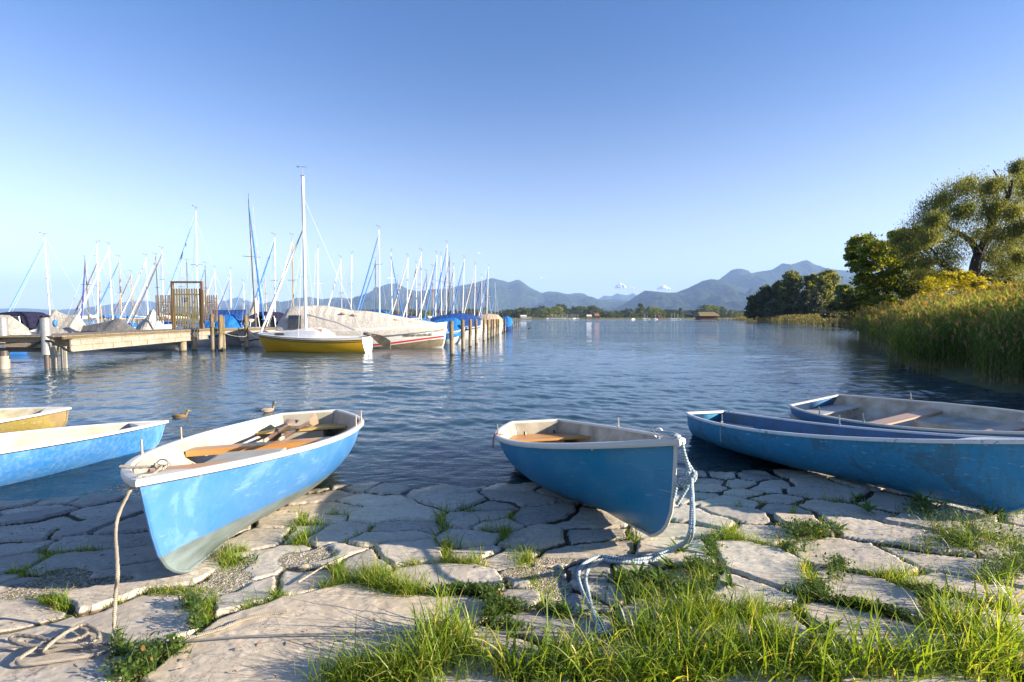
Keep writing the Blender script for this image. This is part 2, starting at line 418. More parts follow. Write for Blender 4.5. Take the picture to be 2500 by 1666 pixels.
# ------------------------------------------------------------------ the lake
def lake():
    ys = [4.0]
    while ys[-1] < 26: ys.append(ys[-1] + .030 + max(0, ys[-1] - 6) * .0048)
    while ys[-1] < 80: ys.append(ys[-1] * 1.012)
    while ys[-1] < 2600: ys.append(ys[-1] * 1.12)
    ys = np.array(ys); nc = 620; u = np.linspace(-1, 1, nc)
    half = np.where(ys < 80, ys * 1.22 + 3, ys * 1.22 + 3 + (ys - 80) * 1.5)
    X = u[None] * half[:, None]; Y = np.repeat(ys[:, None], nc, 1)
    Z = np.zeros_like(X); dxs = np.maximum(2 * half / nc, np.gradient(ys))[:, None]
    r = np.random.default_rng(3)
    calm = .45 + .55 * np.clip(.5 + 1.1 * fbm(X, Y, .09, 3, 5), 0, 1)
    near = np.clip((Y - (5.75 + .12 * X)) / 3.0, .28, 1)
    for k in range(46):
        lam = .16 * (12 ** r.random()); th = math.pi / 2 + r.normal() * .55 + .12
        slope = .033 if lam < .5 else .018
        a = slope * lam / 6.28; kx, ky = math.cos(th) * 6.283 / lam, math.sin(th) * 6.283 / lam
        damp = np.clip(lam / dxs / 4 - .5, 0, 1)
        ph = r.random() * 6.28; wob = 1.2 * fbm(X + 9 * k, Y, .25, 2, k)
        Z += a * damp * np.sin(kx * X + ky * Y + ph + wob * 2.0)
    Z *= calm * near
    Z -= .0
    V = np.stack([X, Y, Z], -1).reshape(-1, 3)
    o = np_mesh('lake_water', V, gridq(len(ys), nc), 'lake_water')
    tag(o, kind='structure')
lake()

# ------------------------------------------------------------------ ground sheet under everything (lake bed, banks, far land)
BANK = [(13.4, -5), (13.4, 8), (13.5, 12), (14.7, 15.5), (16.5, 19), (21, 25), (33, 44), (60, 73), (67, 88), (84, 128), (133, 250), (190, 400), (330, 700), (420, 900)]
def bankx(y): return np.interp(y, [b[1] for b in BANK], [b[0] for b in BANK])
def ground_sheet():
    xs = np.concatenate([-np.geomspace(24000, 40, 30), np.linspace(-35, 60, 90), np.geomspace(63, 24000, 46)])
    ys = np.concatenate([[-3000, -600, -120, -40, -15], np.linspace(-8, 60, 80), np.geomspace(62, 24000, 50)])
    X, Y = np.meshgrid(xs, ys); 
    Z = np.clip(.10 * (5.75 + .12 * X - Y) - .16, -1.6, .9)
    d = X - bankx(Y); hb = np.clip(d / 5.0, -1, 1)
    B = np.where(d > -3, -.25 + np.clip((d + 1.2) * .30, -.9, 1.0), -1.6)
    B = np.where(d > 10, np.clip(.75 + (d - 10) * .01, .75, 2.2), B)
    Z = np.maximum(Z, B)
    far = 900 + .0 * X
    Z = np.where(Y > far, 1.6 + np.clip((Y - far) * .003, 0, 12), Z)
    Z = np.where((Y > 300) & (X < -(Y * 1.9 + 500)), 1.0, Z)
    V = np.stack([X, Y, Z], -1).reshape(-1, 3)
    tag(np_mesh('ground', V, gridq(len(ys), len(xs)), 'meadow'), kind='structure')
ground_sheet()

# ------------------------------------------------------------------ stone paving of the landing place
STONES_PX = [
 [(760,1480),(900,1485),(1030,1500),(1130,1490),(640,1530),(560,1570),(800,1560),(960,1575),(700,1620),(480,1640),(860,1640),(560,1660),(1010,1540)],
 [(100,1600),(200,1560),(300,1500),(420,1475),(150,1660),(60,1560),(30,1640),(330,1540),(250,1600),(360,1465)],
 [(30,1440),(10,1500),(60,1430)], [(300,1435),(400,1415),(470,1390),(250,1428)],
 [(238,1370),(170,1372),(300,1352)], [(51,1343),(10,1335)], [(255,1322),(330,1318),(190,1330)], [(88,1305)], [(126,1275),(60,1285)], [(68,1261)],
 [(238,1281),(200,1290)], [(323,1282)], [(289,1241)], [(60,1244)], [(673,1302),(655,1308)], [(620,1370),(690,1352),(600,1400)], [(640,1435),(585,1445)],
 [(714,1271)], [(809,1205),(775,1210)], [(932,1218),(890,1216)], [(809,1238),(775,1240)], [(1042,1198),(1075,1196)], [(950,1193)], [(1107,1222),(1140,1222)], [(1192,1229)], [(1233,1212),(1270,1214)],
 [(967,1250),(930,1252),(1010,1248)], [(1155,1262),(1190,1258)], [(751,1268)], [(850,1297),(810,1305)], [(717,1300)], [(991,1290),(960,1294)], [(1230,1281)],
 [(1319,1265),(1360,1262)], [(967,1311),(930,1312)], [(1158,1315),(1195,1312)], [(1308,1308),(1270,1318),(1350,1295)], [(1414,1267),(1380,1270)], [(1425,1300)],
 [(1155,1342),(1190,1340)], [(1008,1349),(970,1350),(1040,1346)], [(1230,1356),(1265,1350)], [(1400,1350),(1360,1362),(1460,1335)], [(789,1368),(815,1350)], [(888,1372)],
 [(725,1420),(760,1400)], [(1086,1410),(1030,1408),(1150,1412),(1190,1420)], [(1339,1403),(1290,1410)], [(1274,1455)], [(1385,1470),(1420,1458)], [(1460,1398),(1500,1390)],
 [(1718,1170)], [(1713,1188)], [(1699,1207),(1670,1207)], [(1802,1228),(1770,1226)], [(1825,1206)], [(1807,1180)], [(1867,1190)], [(1844,1163)], [(1914,1180)], [(1994,1180),(1960,1182)],
 [(1905,1218),(1870,1217)], [(1910,1242)], [(2017,1202),(1975,1198),(2060,1208)], [(1998,1236),(2060,1242),(2120,1250)], [(1788,1250),(1830,1262)], [(1690,1262),(1740,1275)], [(1690,1292),(1640,1300)],
 [(1835,1292),(1880,1290)], [(1961,1272),(1930,1268)], [(2101,1284),(2195,1298),(2279,1324),(2060,1278)], [(2204,1226),(2150,1222)], [(2200,1268),(2260,1275)], [(1680,1340),(1640,1350)],
 [(1821,1354),(1914,1410),(1860,1380),(1780,1345)], [(2031,1340),(2148,1364),(2080,1350)], [(2101,1439),(2195,1471),(2050,1430)], [(2265,1364),(2405,1392),(2340,1380)],
 [(2000,1520),(2150,1540),(2250,1570),(2080,1530)], [(1952,1527),(1920,1510)], [(2335,1430),(2400,1450)], [(1447,1448)], [(1517,1390)], [(1657,1420),(1620,1430)], [(1844,1457),(1800,1450)],
 [(1423,1537),(1350,1533),(1300,1530)], [(1213,1571),(1260,1590)], [(1150,1640)], [(1600,1500)], [(1700,1520),(1760,1530)], [(1500,1600)], [(2400,1330)], [(2350,1500),(2450,1520)]]
GRAVEL_PX = [(120, 1425, 85, 28), (250, 1418, 60, 10), (545, 1425, 55, 30), (570, 1380, 30, 26), (745, 1362, 55, 20), (510, 1345, 30, 16), (1290, 1395, 70, 14), (1345, 1430, 40, 24), (430, 1440, 60, 10), (160, 1400, 60, 12), (1340,1365,60,8)]
def paving():
    global stone_at
    pts = []; ids = []
    for i, s in enumerate(STONES_PX):
        for (px, py) in s:
            p = ong(px, py); pts.append((p.x, p.y)); ids.append(i)
    k = len(STONES_PX); r = random.Random(5); P0 = list(pts)
    for _ in range(9000):
        x = r.uniform(-11, 14); y = r.uniform(.9, 10.5)
        sp = .34 if y < 5 else .30
        inview = abs(x) < y * 1.08 and y > 2.0 and gz(x, y) > .02
        m = min((x - a) ** 2 + ((y - b) * 1.15) ** 2 for a, b in P0)
        if m > (sp * (1.45 if inview else 1.0)) ** 2:
            P0.append((x, y)); pts.append((x, y)); ids.append(k); k += 1
    pts = np.array(pts); ids = np.array(ids)
    # bin the seeds so that each query only looks at near ones
    def field(x, y):
        x = np.asarray(x, float).ravel(); y = np.asarray(y, float).ravel()
        wx = x + .07 * fbm(x, y, 2.2, 3, 21) + .018 * fbm(x, y, 12, 2, 23); wy = y + .07 * fbm(x, y, 2.2, 3, 22) + .018 * fbm(x, y, 12, 2, 24)
        D = np.empty(len(x)); I = np.empty(len(x), int)
        step = 20000
        order = np.argsort(y)
        for a in range(0, len(x), step):
            q = order[a:a + step]; qx, qy = wx[q], wy[q]
            selm = (pts[:, 1] > qy.min() - 1.2) & (pts[:, 1] < qy.max() + 1.2)
            sx, sy, si = pts[selm, 0], pts[selm, 1], ids[selm]
            d = np.sqrt((qx[:, None] - sx[None]) ** 2 + ((qy[:, None] - sy[None]) * 1.12) ** 2)
            j = d.argmin(1); d1 = d[np.arange(len(q)), j]; idn = si[j]
            d2 = np.where(si[None] == idn[:, None], 99, d); j2 = d2.argmin(1); dd2 = d2[np.arange(len(q)), j2]
            sep = np.hypot(sx[j] - sx[j2], (sy[j] - sy[j2]) * 1.12)
            D[q] = (dd2 ** 2 - d1 ** 2) / (2 * sep + 1e-6); I[q] = idn   # distance to the bisector
        return D, I
    def gravel(x, y):
        g = np.zeros(len(x))
        for (px, py, rx, ry) in GRAVEL_PX:
            c = ong(px, py); e = ong(px + rx, py); f2 = ong(px, py - ry)
            a = abs(e.x - c.x); b = abs(f2.y - c.y)
            g = np.maximum(g, 1.25 - np.sqrt(((x - c.x) / a) ** 2 + ((y - c.y) / b) ** 2) + .5 * fbm(x, y, 6, 3, 31))
        return np.clip(g * 4, 0, 1)
    def full(x, y):
        D, I = field(x, y)
        gap = .012 + .026 * np.clip(.5 + 1.3 * fbm(x, y, .9, 3, 41), 0, 1) + .006 * fbm(x, y, 14, 2, 43)
        gap = gap + .018 * np.clip((3.9 - y) / 1.5, 0, 1) + .018 * np.clip((x - 1.0) / 2, 0, 1)
        s = np.clip((D - gap * .5) / .013, 0, 1); g = gravel(x, y)
        return s * s * (3 - 2 * s) * (1 - g), I, g, D
    stone_at = full
    ys = [.9]
    while ys[-1] < 10.3: ys.append(ys[-1] + max(.010, .0040 * ys[-1] * (ys[-1] / 3.2 if ys[-1] > 3.2 else 1)))
    ys = np.array(ys); nc = 820; u = np.linspace(-1, 1, nc)
    half = ys * 1.22 + 1.4; X = (u[None] * half[:, None]).ravel(); Y = np.repeat(ys, nc)
    s, I, g, D = full(X, Y)
    rr = np.random.default_rng(8).random((k + 5, 4))
    tx = rr[I, 0] - .5; ty = rr[I, 1] - .5
    base = gz(X, Y); ct = np.maximum(np.bincount(I, minlength=k + 5), 1); mx_ = np.bincount(I, X, k + 5) / ct; my_ = np.bincount(I, Y, k + 5) / ct
    top = base + (rr[I, 2] - .5) * .034 + tx * .075 * np.clip(X - mx_[I], -.4, .4) + ty * .075 * np.clip(Y - my_[I], -.3, .3)
    top += .012 * fbm(X, Y, 1.6, 2, 51) + .0016 * fbm(X, Y, 26, 3, 52) + .004 * np.abs(fbm(X, Y * 2.2, 1.4, 3, 53)) - .006 * (1 - np.clip(D / .05, 0, 1)) ** 2
    # flaked layers of the slabs
    lay = fbm(X * .8 + .3 * Y, Y * 1.6, 2.6, 4, 57); top -= .0028 * (np.floor(lay * 5) % 2) * np.clip(D / .1, 0, 1)
    low = base - .040 - .02 * np.clip(fbm(X, Y, 2, 3, 54), -1, 1) + .005 * fbm(X, Y, 40, 2, 55)
    low = np.where(g > .3, base - .016 + .006 * fbm(X, Y, 30, 3, 56), low)
    Z = low * (1 - s) + top * s
    np_o = np_mesh('stone_paving', np.stack([X, Y, Z], -1), gridq(len(ys), nc), 'paving', None,
                   {'stone': s, 'tone': rr[I, 3], 'gravel': g})
    tag(np_o, kind='structure')
paving()

# ------------------------------------------------------------------ hills and mountains
def ridge(name, pts, y0, depth, mat, seed, base=779, extend=0):
    xs = [p[0] for p in pts]; hs = [p[1] for p in pts]
    n = int((xs[-1] - xs[0]) / 3) + 2; px = np.linspace(xs[0], xs[-1], n); py = np.interp(px, xs, hs)
    t = np.concatenate([np.linspace(-.5, 0, 6)[:-1], np.linspace(0, 1, 30)]); V = []
    px2 = px[None] + 0 * t[:, None]; T = t[:, None] + 0 * px2
    Yv = y0 - T * depth
    H = (777 - py)[None] / F * y0 + 2
    Xr = (px - CX)[None] / F * y0 + 0 * T
    Xv = Xr * (1 - .35 * np.clip(T, 0, 1) * depth / y0)
    prof = np.where(T < 0, 1 + T * 1.7, (1 - np.clip(T, 0, 1)) ** 1.15)
    sc = 1.0 / (depth * .32)
    rg = 1 - np.abs(fbm(Xv, Yv, sc, 6, seed, .55)) * 2.2
    am = np.sin(np.clip(T, 0, 1) * math.pi) ** .8
    Z = H * prof + am * H * .42 * (rg - .55) - 12 * (T > .97)
    Z += H * .012 * fbm(Xv, Yv, sc * 14, 3, seed + 4) * np.where(np.abs(T) < .03, .6, 1)
    Z = np.maximum(Z, -3)
    Z = np.where(T < -.2, np.minimum(Z, H * .9), Z)
    o = np_mesh(name, np.stack([Xv, Yv, Z], -1).reshape(-1, 3), gridq(len(t), n), mat)
    tag(o, kind='structure'); return o
ridge('far_alps', [(1380,762),(1450,736),(1475,722),(1492,724),(1505,717),(1530,722),(1545,716),(1560,726),(1620,750),(1700,765)], 15500, 2500, 'mountain_far', 9)
ridge('low_hills', [(-300,757),(-60,756),(0,754),(60,753),(100,755),(150,758),(190,754),(232,751),(275,743),(325,736),(365,735),(388,741),(440,748),(500,750),(557,738),(584,726),(610,736),(650,745),(720,752),(800,757)], 13500, 3200, 'mountain_far', 12)
ridge('mountain_range', [(520,765),(600,752),(660,742),(700,736),(739,728),(756,725),(775,729),(792,732),(825,727),(860,730),(892,723),(911,715),(935,698),(955,693),(971,693),(1001,708),(1024,712),(1051,707),(1097,705),(1124,698),(1157,693),(1190,682),(1203,680),(1243,690),(1262,684),(1270,685),(1293,702),(1322,716),(1338,712),(1357,713),(1386,719),(1405,716),(1424,717),(1450,731),(1470,733),(1500,730),(1517,732),(1545,748),(1600,768)], 11000, 4200, 'mountain_far', 3)
ridge('mountain_peak', [(1650,760),(1700,735),(1745,690),(1765,674),(1780,662),(1795,657),(1810,658),(1830,668),(1860,663),(1880,660),(1905,645),(1925,648),(1950,640),(1965,636),(1985,648),(2010,658),(2080,663),(2150,665),(2250,657),(2400,668),(2600,660),(2800,690)], 9600, 3000, 'mountain_forest', 5)
ridge('wooded_mountain', [(1440,777),(1465,765),(1490,757),(1520,745),(1545,728),(1560,718),(1573,710),(1590,712),(1620,715),(1650,715),(1680,703),(1710,688),(1730,683),(1755,684),(1790,697),(1830,708),(1870,722),(1920,735),(2000,748),(2100,755),(2300,760),(2600,765)], 7600, 3000, 'mountain_forest', 7)
ridge('foothill', [(1700,777),(1760,765),(1820,750),(1880,738),(1940,730),(2000,728),(2100,732),(2250,740),(2500,745),(2700,760)], 5200, 1800, 'mountain_forest', 15)

def clouds():
    r = random.Random(4)
    for (px, py, wd, ht, n) in ((1320, 679, 11, 5, 9), (1513, 698, 22, 11, 30), (1537, 703, 18, 6, 16), (1618, 702, 19, 10, 24), (1168, 619, 7, 3, 5), (1520, 712, 12, 3, 8)):
        y = 45000.; s = y / F; c = at(px, py, y); mb = MB()
        for _ in range(n):
            dx = r.gauss(0, .35) * wd; q = r.random() * (1 - abs(dx / wd)) * ht
            rad = r.uniform(.14, .30) * ht
            mb.ball((c.x + dx * s, y + r.uniform(-6, 6) * s, c.z + (q - ht * .5) * s), (rad * s * r.uniform(1, 1.7), rad * s, rad * s * .8), 12, 8)
        o = mb.build('cloud', 'cloud', None, True); tag(o, kind='structure')
clouds()
# ------------------------------------------------------------------ boat materials
hull_paint('blue_hull_sunlit_boat', (.042, .175, .44), (.17, .22, .23), .24, (.17, .36, .50), (.12, .26, .38), .25, .28, slope=.012)
hull_paint('blue_hull_middle_boat', (.012, .185, .36), (.10, .20, .27), .10, (.04, .26, .44), (.05, .17, .27), .25, .35, rough=.35, spec=.3)
hull_paint('blue_hull_worn_boat', (.022, .22, .42), (.10, .26, .36), .05, (.05, .15, .24), (.05, .12, .16), .6, .75, rough=.5, spec=.3)
hull_paint('blue_hull_back_boat', (.07, .20, .44), (.10, .2, .3), .03, (.12, .25, .42), (.08, .15, .22), .4, .3, rough=.45)
hull_paint('blue_hull_left_boat', (.028, .165, .46), (.28, .42, .42), .13, (.08, .28, .52), (.22, .36, .42), .4, .3, slope=-.012)
hull_paint('algae_hull', (.26, .20, .035), (.25, .22, .06), .02, (.22, .16, .07), (.20, .13, .08), .8, 1.0, rough=.7)
rim_paint('rim_white', (.54, .525, .49), (.30, .25, .18), .25)
rim_paint('rim_worn', (.56, .57, .58), (.10, .22, .30), 1.0)
rim_paint('rim_grey', (.50, .485, .45), (.25, .22, .17), .5)
plain('inside_white', (.40, .39, .36), .55, .2, 3, .1, c2=(.29, .27, .20))
plain('inside_grey', (.42, .40, .35), .65, .35, 4, .15, c2=(.22, .19, .13))
plain('inside_blue', (.03, .11, .24), .6, .35, 4, .1, c2=(.04, .08, .12))
plain('inside_dirty', (.50, .46, .34), .65, .4, 4, .15, c2=(.20, .16, .07))
wood('thwart_orange', (.52, .25, .07), (.36, .16, .05), .38, 1)
wood('thwart_yellow', (.58, .38, .12), (.42, .28, .09), .4, 1)
wood('thwart_pink', (.50, .34, .24), (.40, .25, .17), .5, 1)
wood('oar_dark', (.13, .065, .038), (.07, .035, .022), .35, 0)
wood('oar_grip', (.50, .38, .26), (.38, .27, .18), .6, 0)
wood('oar_blade_worn', (.24, .17, .12), (.13, .085, .06), .6, 0)
wood('slat_wood', (.21, .15, .12), (.10, .07, .06), .6, 0)
plain('steel', (.55, .54, .52), .28, .25, 20, .05, metal=.9)
plain('rusty_steel', (.42, .30, .24), .45, .35, 30, .2, metal=.6)
plain('black_plastic', (.02, .02, .02), .4)
plain('sun_bleached_plastic', (.68, .72, .80), .35, .1)
plain('red_cord', (.5, .16, .10), .7)
plain('grey_cord', (.35, .35, .34), .8)

# ------------------------------------------------------------------ the row boats
def sm(a, b, x):
    x = min(1, max(0, (x - a) / (b - a))); return x * x * (3 - 2 * x)
def hullp(P, t, v, side, out=0.0):
    L, B, D, bt, tm, rs, rb, sh, bq = P
    bm = B / 2
    if t < tm: b = bm * (bt + (1 - bt) * (1 - ((tm - t) / tm) ** 2))
    else: b = bm * max(0, 1 - ((t - tm) / (1 - tm)) ** 2.3) ** bq
    if b < .02: b = .02 * math.sqrt(max(0, (1 - t) / .005)) if t > .995 else .02
    b += out * (1 if t < .97 else max(0, (1 - t) / .03) ** .5)
    zs = D * (1 + sh * max(0, (t - .25) / .75) ** 2 + .05 * max(0, (.25 - t) / .25) ** 2)
    zk = .05 * max(0, (t - .5) / .5) ** 2 + .07 * max(0, (.35 - t) / .35) ** 2
    a = v * math.pi / 2; wv = sm(.45, 1, t)
    S = math.sin(a) ** .85 * .88 + .12 * v if v > 0 else 0
    y = b * ((1 - wv) * S + wv * (.55 * v ** .6 + .45 * v))
    z = zk + (zs - zk) * ((1 - wv) * (1 - math.cos(a)) ** .95 + wv * v) if v > 0 else zk
    x1 = L + out * 1.2 - rb * (1 - v) - .30 * (1 - v) ** 6
    return Vector((t * x1 - (rs * v + out) * (1 - t) ** 8, side * y, z))
TS = [0, .004, .02, .05, .1, .16, .22, .28, .34, .40, .46, .52, .58, .64, .70, .75, .80, .84, .88, .91, .935, .955, .97, .98, .988, .994, .998, 1.0]
VS = [0, .03, .08, .15, .24, .34, .45, .56, .67, .78, .88, .95, 1.0]
def inner(P, t, v, side, d=.028):            # inside skin
    p = hullp(P, t, v, 1); L = P[0]
    nx = min(max(p.x, .045), L - .10 - .2 * (1 - v)); ny = max(0, p.y - d); nz = max(p.z + .012, 0)
    if v >= 1: nz = p.z - .002
    return Vector((nx, side * ny, nz))
def row_boat(q, P, mats, label, deck=.86, seats=(), pins=(), ring=None, closed_bow=True, rimw=.05, rimh=.035):
    hm, rm, im, sm_ = mats
    root = empty('rowing_boat', q[:3]); root.rotation_mode = 'XYZ'
    root.rotation_euler = (Matrix.Rotation(q[3], 3, 'Z') @ Matrix.Rotation(q[4], 3, 'Y') @ Matrix.Rotation(q[5], 3, 'X')).to_euler('XYZ')
    tag(root, label, 'rowing boat', 'blue rowing boats on the landing place' if 'algae' not in hm else None)
    mb = MB()
    for s in (1, -1):
        rows = [[hullp(P, t, v, s) for v in VS] for t in TS]; mb.grid(rows, flip=(s > 0))
    tr = [[hullp(P, 0, v, 1), hullp(P, 0, v, -1)] for v in VS]; mb.grid(tr)
    hull = mb.build('hull', hm, root, True, merge=True)
    mb = MB(); TI = [t for t in TS if t < .985]
    for s in (1, -1): mb.grid([[inner(P, t, v, s) for v in VS] for t in TI], flip=(s < 0))
    mb.grid([[inner(P, 0, v, 1), inner(P, 0, v, -1)] for v in VS], flip=True)
    mb.build('inside', im, root, True, merge=True)
    # keel and stem strip
    mb = MB(); pts = [hullp(P, t, 0, 0) for t in TS[2:-1]] + [hullp(P, 1, v, 0) for v in (0, .01, .02, .04, .07, .12, .2, .35, .55, .8, .97)]
    pts = [p + Vector((.006 if i > len(TS) - 4 else 0, 0, -.004)) for i, p in enumerate(pts)]
    mb.tube(pts, .014, 6); mb.build('keel', rm if closed_bow == 2 else hm, root, True)
    # gunwale: rounded strip along both sides and over the transom
    loop = [hullp(P, t, 1, 1) for t in TS] + [hullp(P, t, 1, -1) for t in TS[::-1]][1:] ; n = len(loop); rows = []
    prof = [(-.5, 0), (-.5, .62), (-.36, .92), (0, 1), (.38, .92), (.5, .66), (.5, .12), (.42, 0)]
    for i in range(n):
        a, b = loop[(i - 1) % n], loop[(i + 1) % n]; d = (b - a); d.z = 0
        d.normalize(); out = Vector((-d.y, d.x, 0))
        if (loop[i] + out * .1 - Vector((P[0] * .45, 0, 0))).length < (loop[i] - Vector((P[0] * .45, 0, 0))).length: out = -out
        # mitre
        d1 = (loop[i] - a); d2 = (b - loop[i]); d1.z = d2.z = 0
        c = max(.55, math.cos(d1.angle(d2) / 2)) if d1.length > 1e-5 and d2.length > 1e-5 else 1
        rows.append([loop[i] + out * ((u * rimw + .014) / c) + Vector((0, 0, (h - .45) * rimh)) for u, h in prof])
    rows.append(rows[0]); MBr = MB().grid(rows, True); MBr.build('gunwale', rm, root, True)
    if deck < 1:
        mb = MB(); tt = [deck + (1 - deck) * k / 8 for k in range(8)]
        rows = []
        for t in tt + [.992]:
            a = hullp(P, t, 1, 1); rows.append([Vector((a.x, a.y * (1 - 2 * k / 6), a.z + .010 + .012 * (1 - (1 - k / 3) ** 2))) for k in range(7)])
        back = [Vector((p.x - .03 + .05 * abs(1 - k / 3), p.y, p.z - .045)) for k, p in enumerate(rows[0])]
        mb.grid([back] + rows); mb.build('bow_deck', rm, root, True)
    for sname, mat, t0, t1, zz, th, lab in seats:
        mb = MB(); rows = []
        for k in range(5):
            t = t0 + (t1 - t0) * k / 4; e = hullp(P, t, 1, 1); zt = zz
            # half width of the inside at this height
            wv = 1.0
            for j in range(60):
                vv = j / 59
                if hullp(P, t, vv, 1).z >= zt - th: wv = hullp(P, t, vv, 1).y; break
            x = max(t * P[0] * .99, .05); rows.append([Vector((x, wv - .045, zt)), Vector((x, 0, zt)), Vector((x, -wv + .045, zt))])
        top = rows; bot = [[p - Vector((0, 0, th)) for p in r_] for r_ in rows]
        mb.grid(top, flip=True); mb.grid(bot); mb.grid([top[-1], bot[-1]]); mb.grid([bot[0], top[0]])
        mb.grid([[r_[0] for r_ in top], [r_[0] for r_ in bot]], flip=True); mb.grid([[r_[2] for r_ in top], [r_[2] for r_ in bot]])
        o = mb.build(sname, mat, root)
        if lab: o['label'] = lab
    # floor
    mb = MB(); rows = []
    for k in range(12):
        t = .06 + .74 * k / 11; zf = .12
        for j in range(40):
            if hullp(P, t, j / 39, 1).z >= zf - .03: wv = hullp(P, t, j / 39, 1).y; break
        rows.append([Vector((max(t * P[0] * .98, .05), u * max(.02, wv - .05), zf)) for u in (1, .5, 0, -.5, -1)])
    mb.grid(rows, flip=True); mb.build('floor', im, root)
    for (t, s) in pins:
        a = hullp(P, t, 1, s); mb = MB()
        mb.tube([a + Vector((0, s * .01, -.01)), a + Vector((0, s * .01, .045))], .014, 8)
        mb.tube([a + Vector((0, s * .01, .03)), a + Vector((0, s * .012, .15))], .0085, 8)
        mb.build('oarlock_pin', 'rusty_steel' if im == 'inside_white' else 'steel', root, True)
    if ring:
        c = Vector(ring); mb = MB()
        mb.tube([c + Vector((0.0, .036 * math.cos(a), .036 + .036 * math.sin(a))) for a in [k * math.pi / 10 for k in range(21)]], .005, 6, False)
        mb.tube([c + Vector((-.01, 0, -.01)), c + Vector((-.01, 0, .014)), c + Vector((.01, 0, .014)), c + Vector((.01, 0, -.01))], .006, 6)
        mb.build('mooring_ring', 'steel', root, True)
    root['P'] = 0; del root['P']
    return root
def box_seat(root, P, x0, x1, w, z0, z1, mat, name='locker', yc=0):
    mb = MB().box(((x0 + x1) / 2, yc, (z0 + z1) / 2), (x1 - x0, w, z1 - z0)); return mb.build(name, mat, root, bevel=.012)
def wpt(root, p): 
    return Matrix.LocRotScale(root.location, root.rotation_euler, None) @ Vector(p)

# sunlit boat on the left
PC = (4.206, 1.765, .671, .418, .354, .03, .228, .191, .992)
qC = (-2.933, 6.793, -.09, -1.382, -.079, .035)
sC = ('thwart_yellow', 'thwart_orange')
boatC = row_boat(qC, PC, ('blue_hull_sunlit_boat', 'rim_white', 'inside_white', None), 'sunlit blue rowing boat with two oars inside, bow pulled onto the slabs', .93,
    seats=(('stern_seat', 'thwart_yellow', .012, .115, .54, .028, 'yellow varnished stern seat'), ('middle_thwart', 'thwart_orange', .40, .455, .59, .06, None), ('front_thwart', 'thwart_orange', .70, .745, .64, .035, None)),
    pins=((.30, 1), (.42, 1), (.42, -1), (.66, -1)), ring=(3.93, -.02, .80), rimw=.062, rimh=.045)
box_seat(boatC, PC, 1.96, 2.85, .60, .22, .56, 'inside_white', 'locker', -.10)
box_seat(boatC, PC, .10, .46, .55, .12, .50, 'inside_white', 'stern_box')
def oar(name, label, a, b, roll, parent_mat=None):
    a, b = Vector(a), Vector(b); d = (b - a); L = d.length
    root = empty(name, a); root.rotation_mode = 'QUATERNION'
    qt = d.to_track_quat('X', 'Z'); root.rotation_quaternion = qt @ Euler((roll, 0, 0)).to_quaternion()
    tag(root, label, 'oar', 'oars lying in the sunlit rowing boat')
    MB().tube([(0, 0, 0), (.015, 0, 0), (.13, 0, 0), (.14, 0, 0)], [.010, .021, .020, .016], 10).build('grip', 'oar_grip', root, True)
    MB().tube([(.13, 0, 0), (.2, 0, 0), (L * .5, 0, 0), (L - .40, 0, 0)], [.019, .024, .023, .017], 10).build('shaft', 'oar_dark', root, True)
    mb = MB(); rows = []
    for k in range(9):
        u = k / 8; x = L - .46 + .46 * u; w_ = .017 + .062 * sm(0, .55, u); th = .016 * (1 - u) + .005; cz = .03 * u * u
        rows.append([(x, -w_, cz), (x, -w_ * .5, cz + th * .9), (x, 0, cz + th), (x, w_ * .5, cz + th * .9), (x, w_, cz), (x, w_ * .5, cz - th * .6), (x, -w_ * .5, cz - th * .6)])
    mb.grid(rows, True); mb.poly(rows[-1]); mb.build('blade', 'oar_blade_worn', root, True)
    mb = MB().tube([(L * .33, 0, 0), (L * .33 + .06, 0, 0)], .027, 10); mb.box((L * .33 + .03, 0, .035), (.035, .03, .03)); mb.build('collar', 'black_plastic', root, True)
    return root
oar('oar', 'dark wooden oar with broad pale worn blade, left of the pair', wpt(boatC, (2.08, .02, .66)), wpt(boatC, (.30, -.16, .63)), .2)
oar('oar', 'dark wooden oar with blade turned on edge, right of the pair', wpt(boatC, (2.06, .16, .66)), wpt(boatC, (.22, .12, .64)), 1.3)
mb = MB().lathe([(.0, 0), (.085, .002), (.10, .03), (.098, .10), (.09, .11), (.088, .105), (.09, .03), (0, .02)], n=20)
o = mb.build('bailer_tub', 'sun_bleached_plastic', None, True); o.location = wpt(boatC, (1.70, .22, .22)); o.rotation_euler = (R(58), R(15), R(30))
tag(o, 'pale bluish plastic bailing tub lying in the sunlit rowing boat', 'tub')

# boat in the middle
PD = (3.852, 1.609, .591, .438, .381, .031, .135, .389, 1.013)
qD = (.382, 6.894, -.166, -1.364, -.127, .003)
boatD = row_boat(qD, PD, ('blue_hull_middle_boat', 'rim_white', 'inside_grey', None), 'middle blue rowing boat, shaded side facing us, braided rope hanging from its bow', .84,
    seats=(('stern_seat', 'thwart_orange', .012, .17, .455, .03, None), ('front_thwart', 'thwart_orange', .62, .665, .50, .03, None)),
    pins=((.32, -1), (.30, 1)), ring=(3.62, 0, .82), closed_bow=2, rimw=.062, rimh=.05)
box_seat(boatD, PD, .10, .56, .5, .12, .42, 'inside_grey', 'stern_box')
for yy in (-.22, .22): MB().tube([(.14, yy, .46), (.15, yy, .50), (.19, yy, .50), (.2, yy, .46)], .012, 6).build('seat_strap', 'black_plastic', boatD, True)
a = hullp(PD, .32, 1, -1)
mb = MB().tube(spline([a + Vector((.05, .05, .03)), a + Vector((.04, -.05, .02)), a + Vector((.03, -.07, -.08)), a + Vector((.0, -.075, -.13)), a + Vector((-.03, -.07, -.08)), a + Vector((-.02, -.04, .03)), a + Vector((.0, .05, .02))], 5), .005, 6)
o = mb.build('oarlock_cord', 'red_cord', boatD, True)

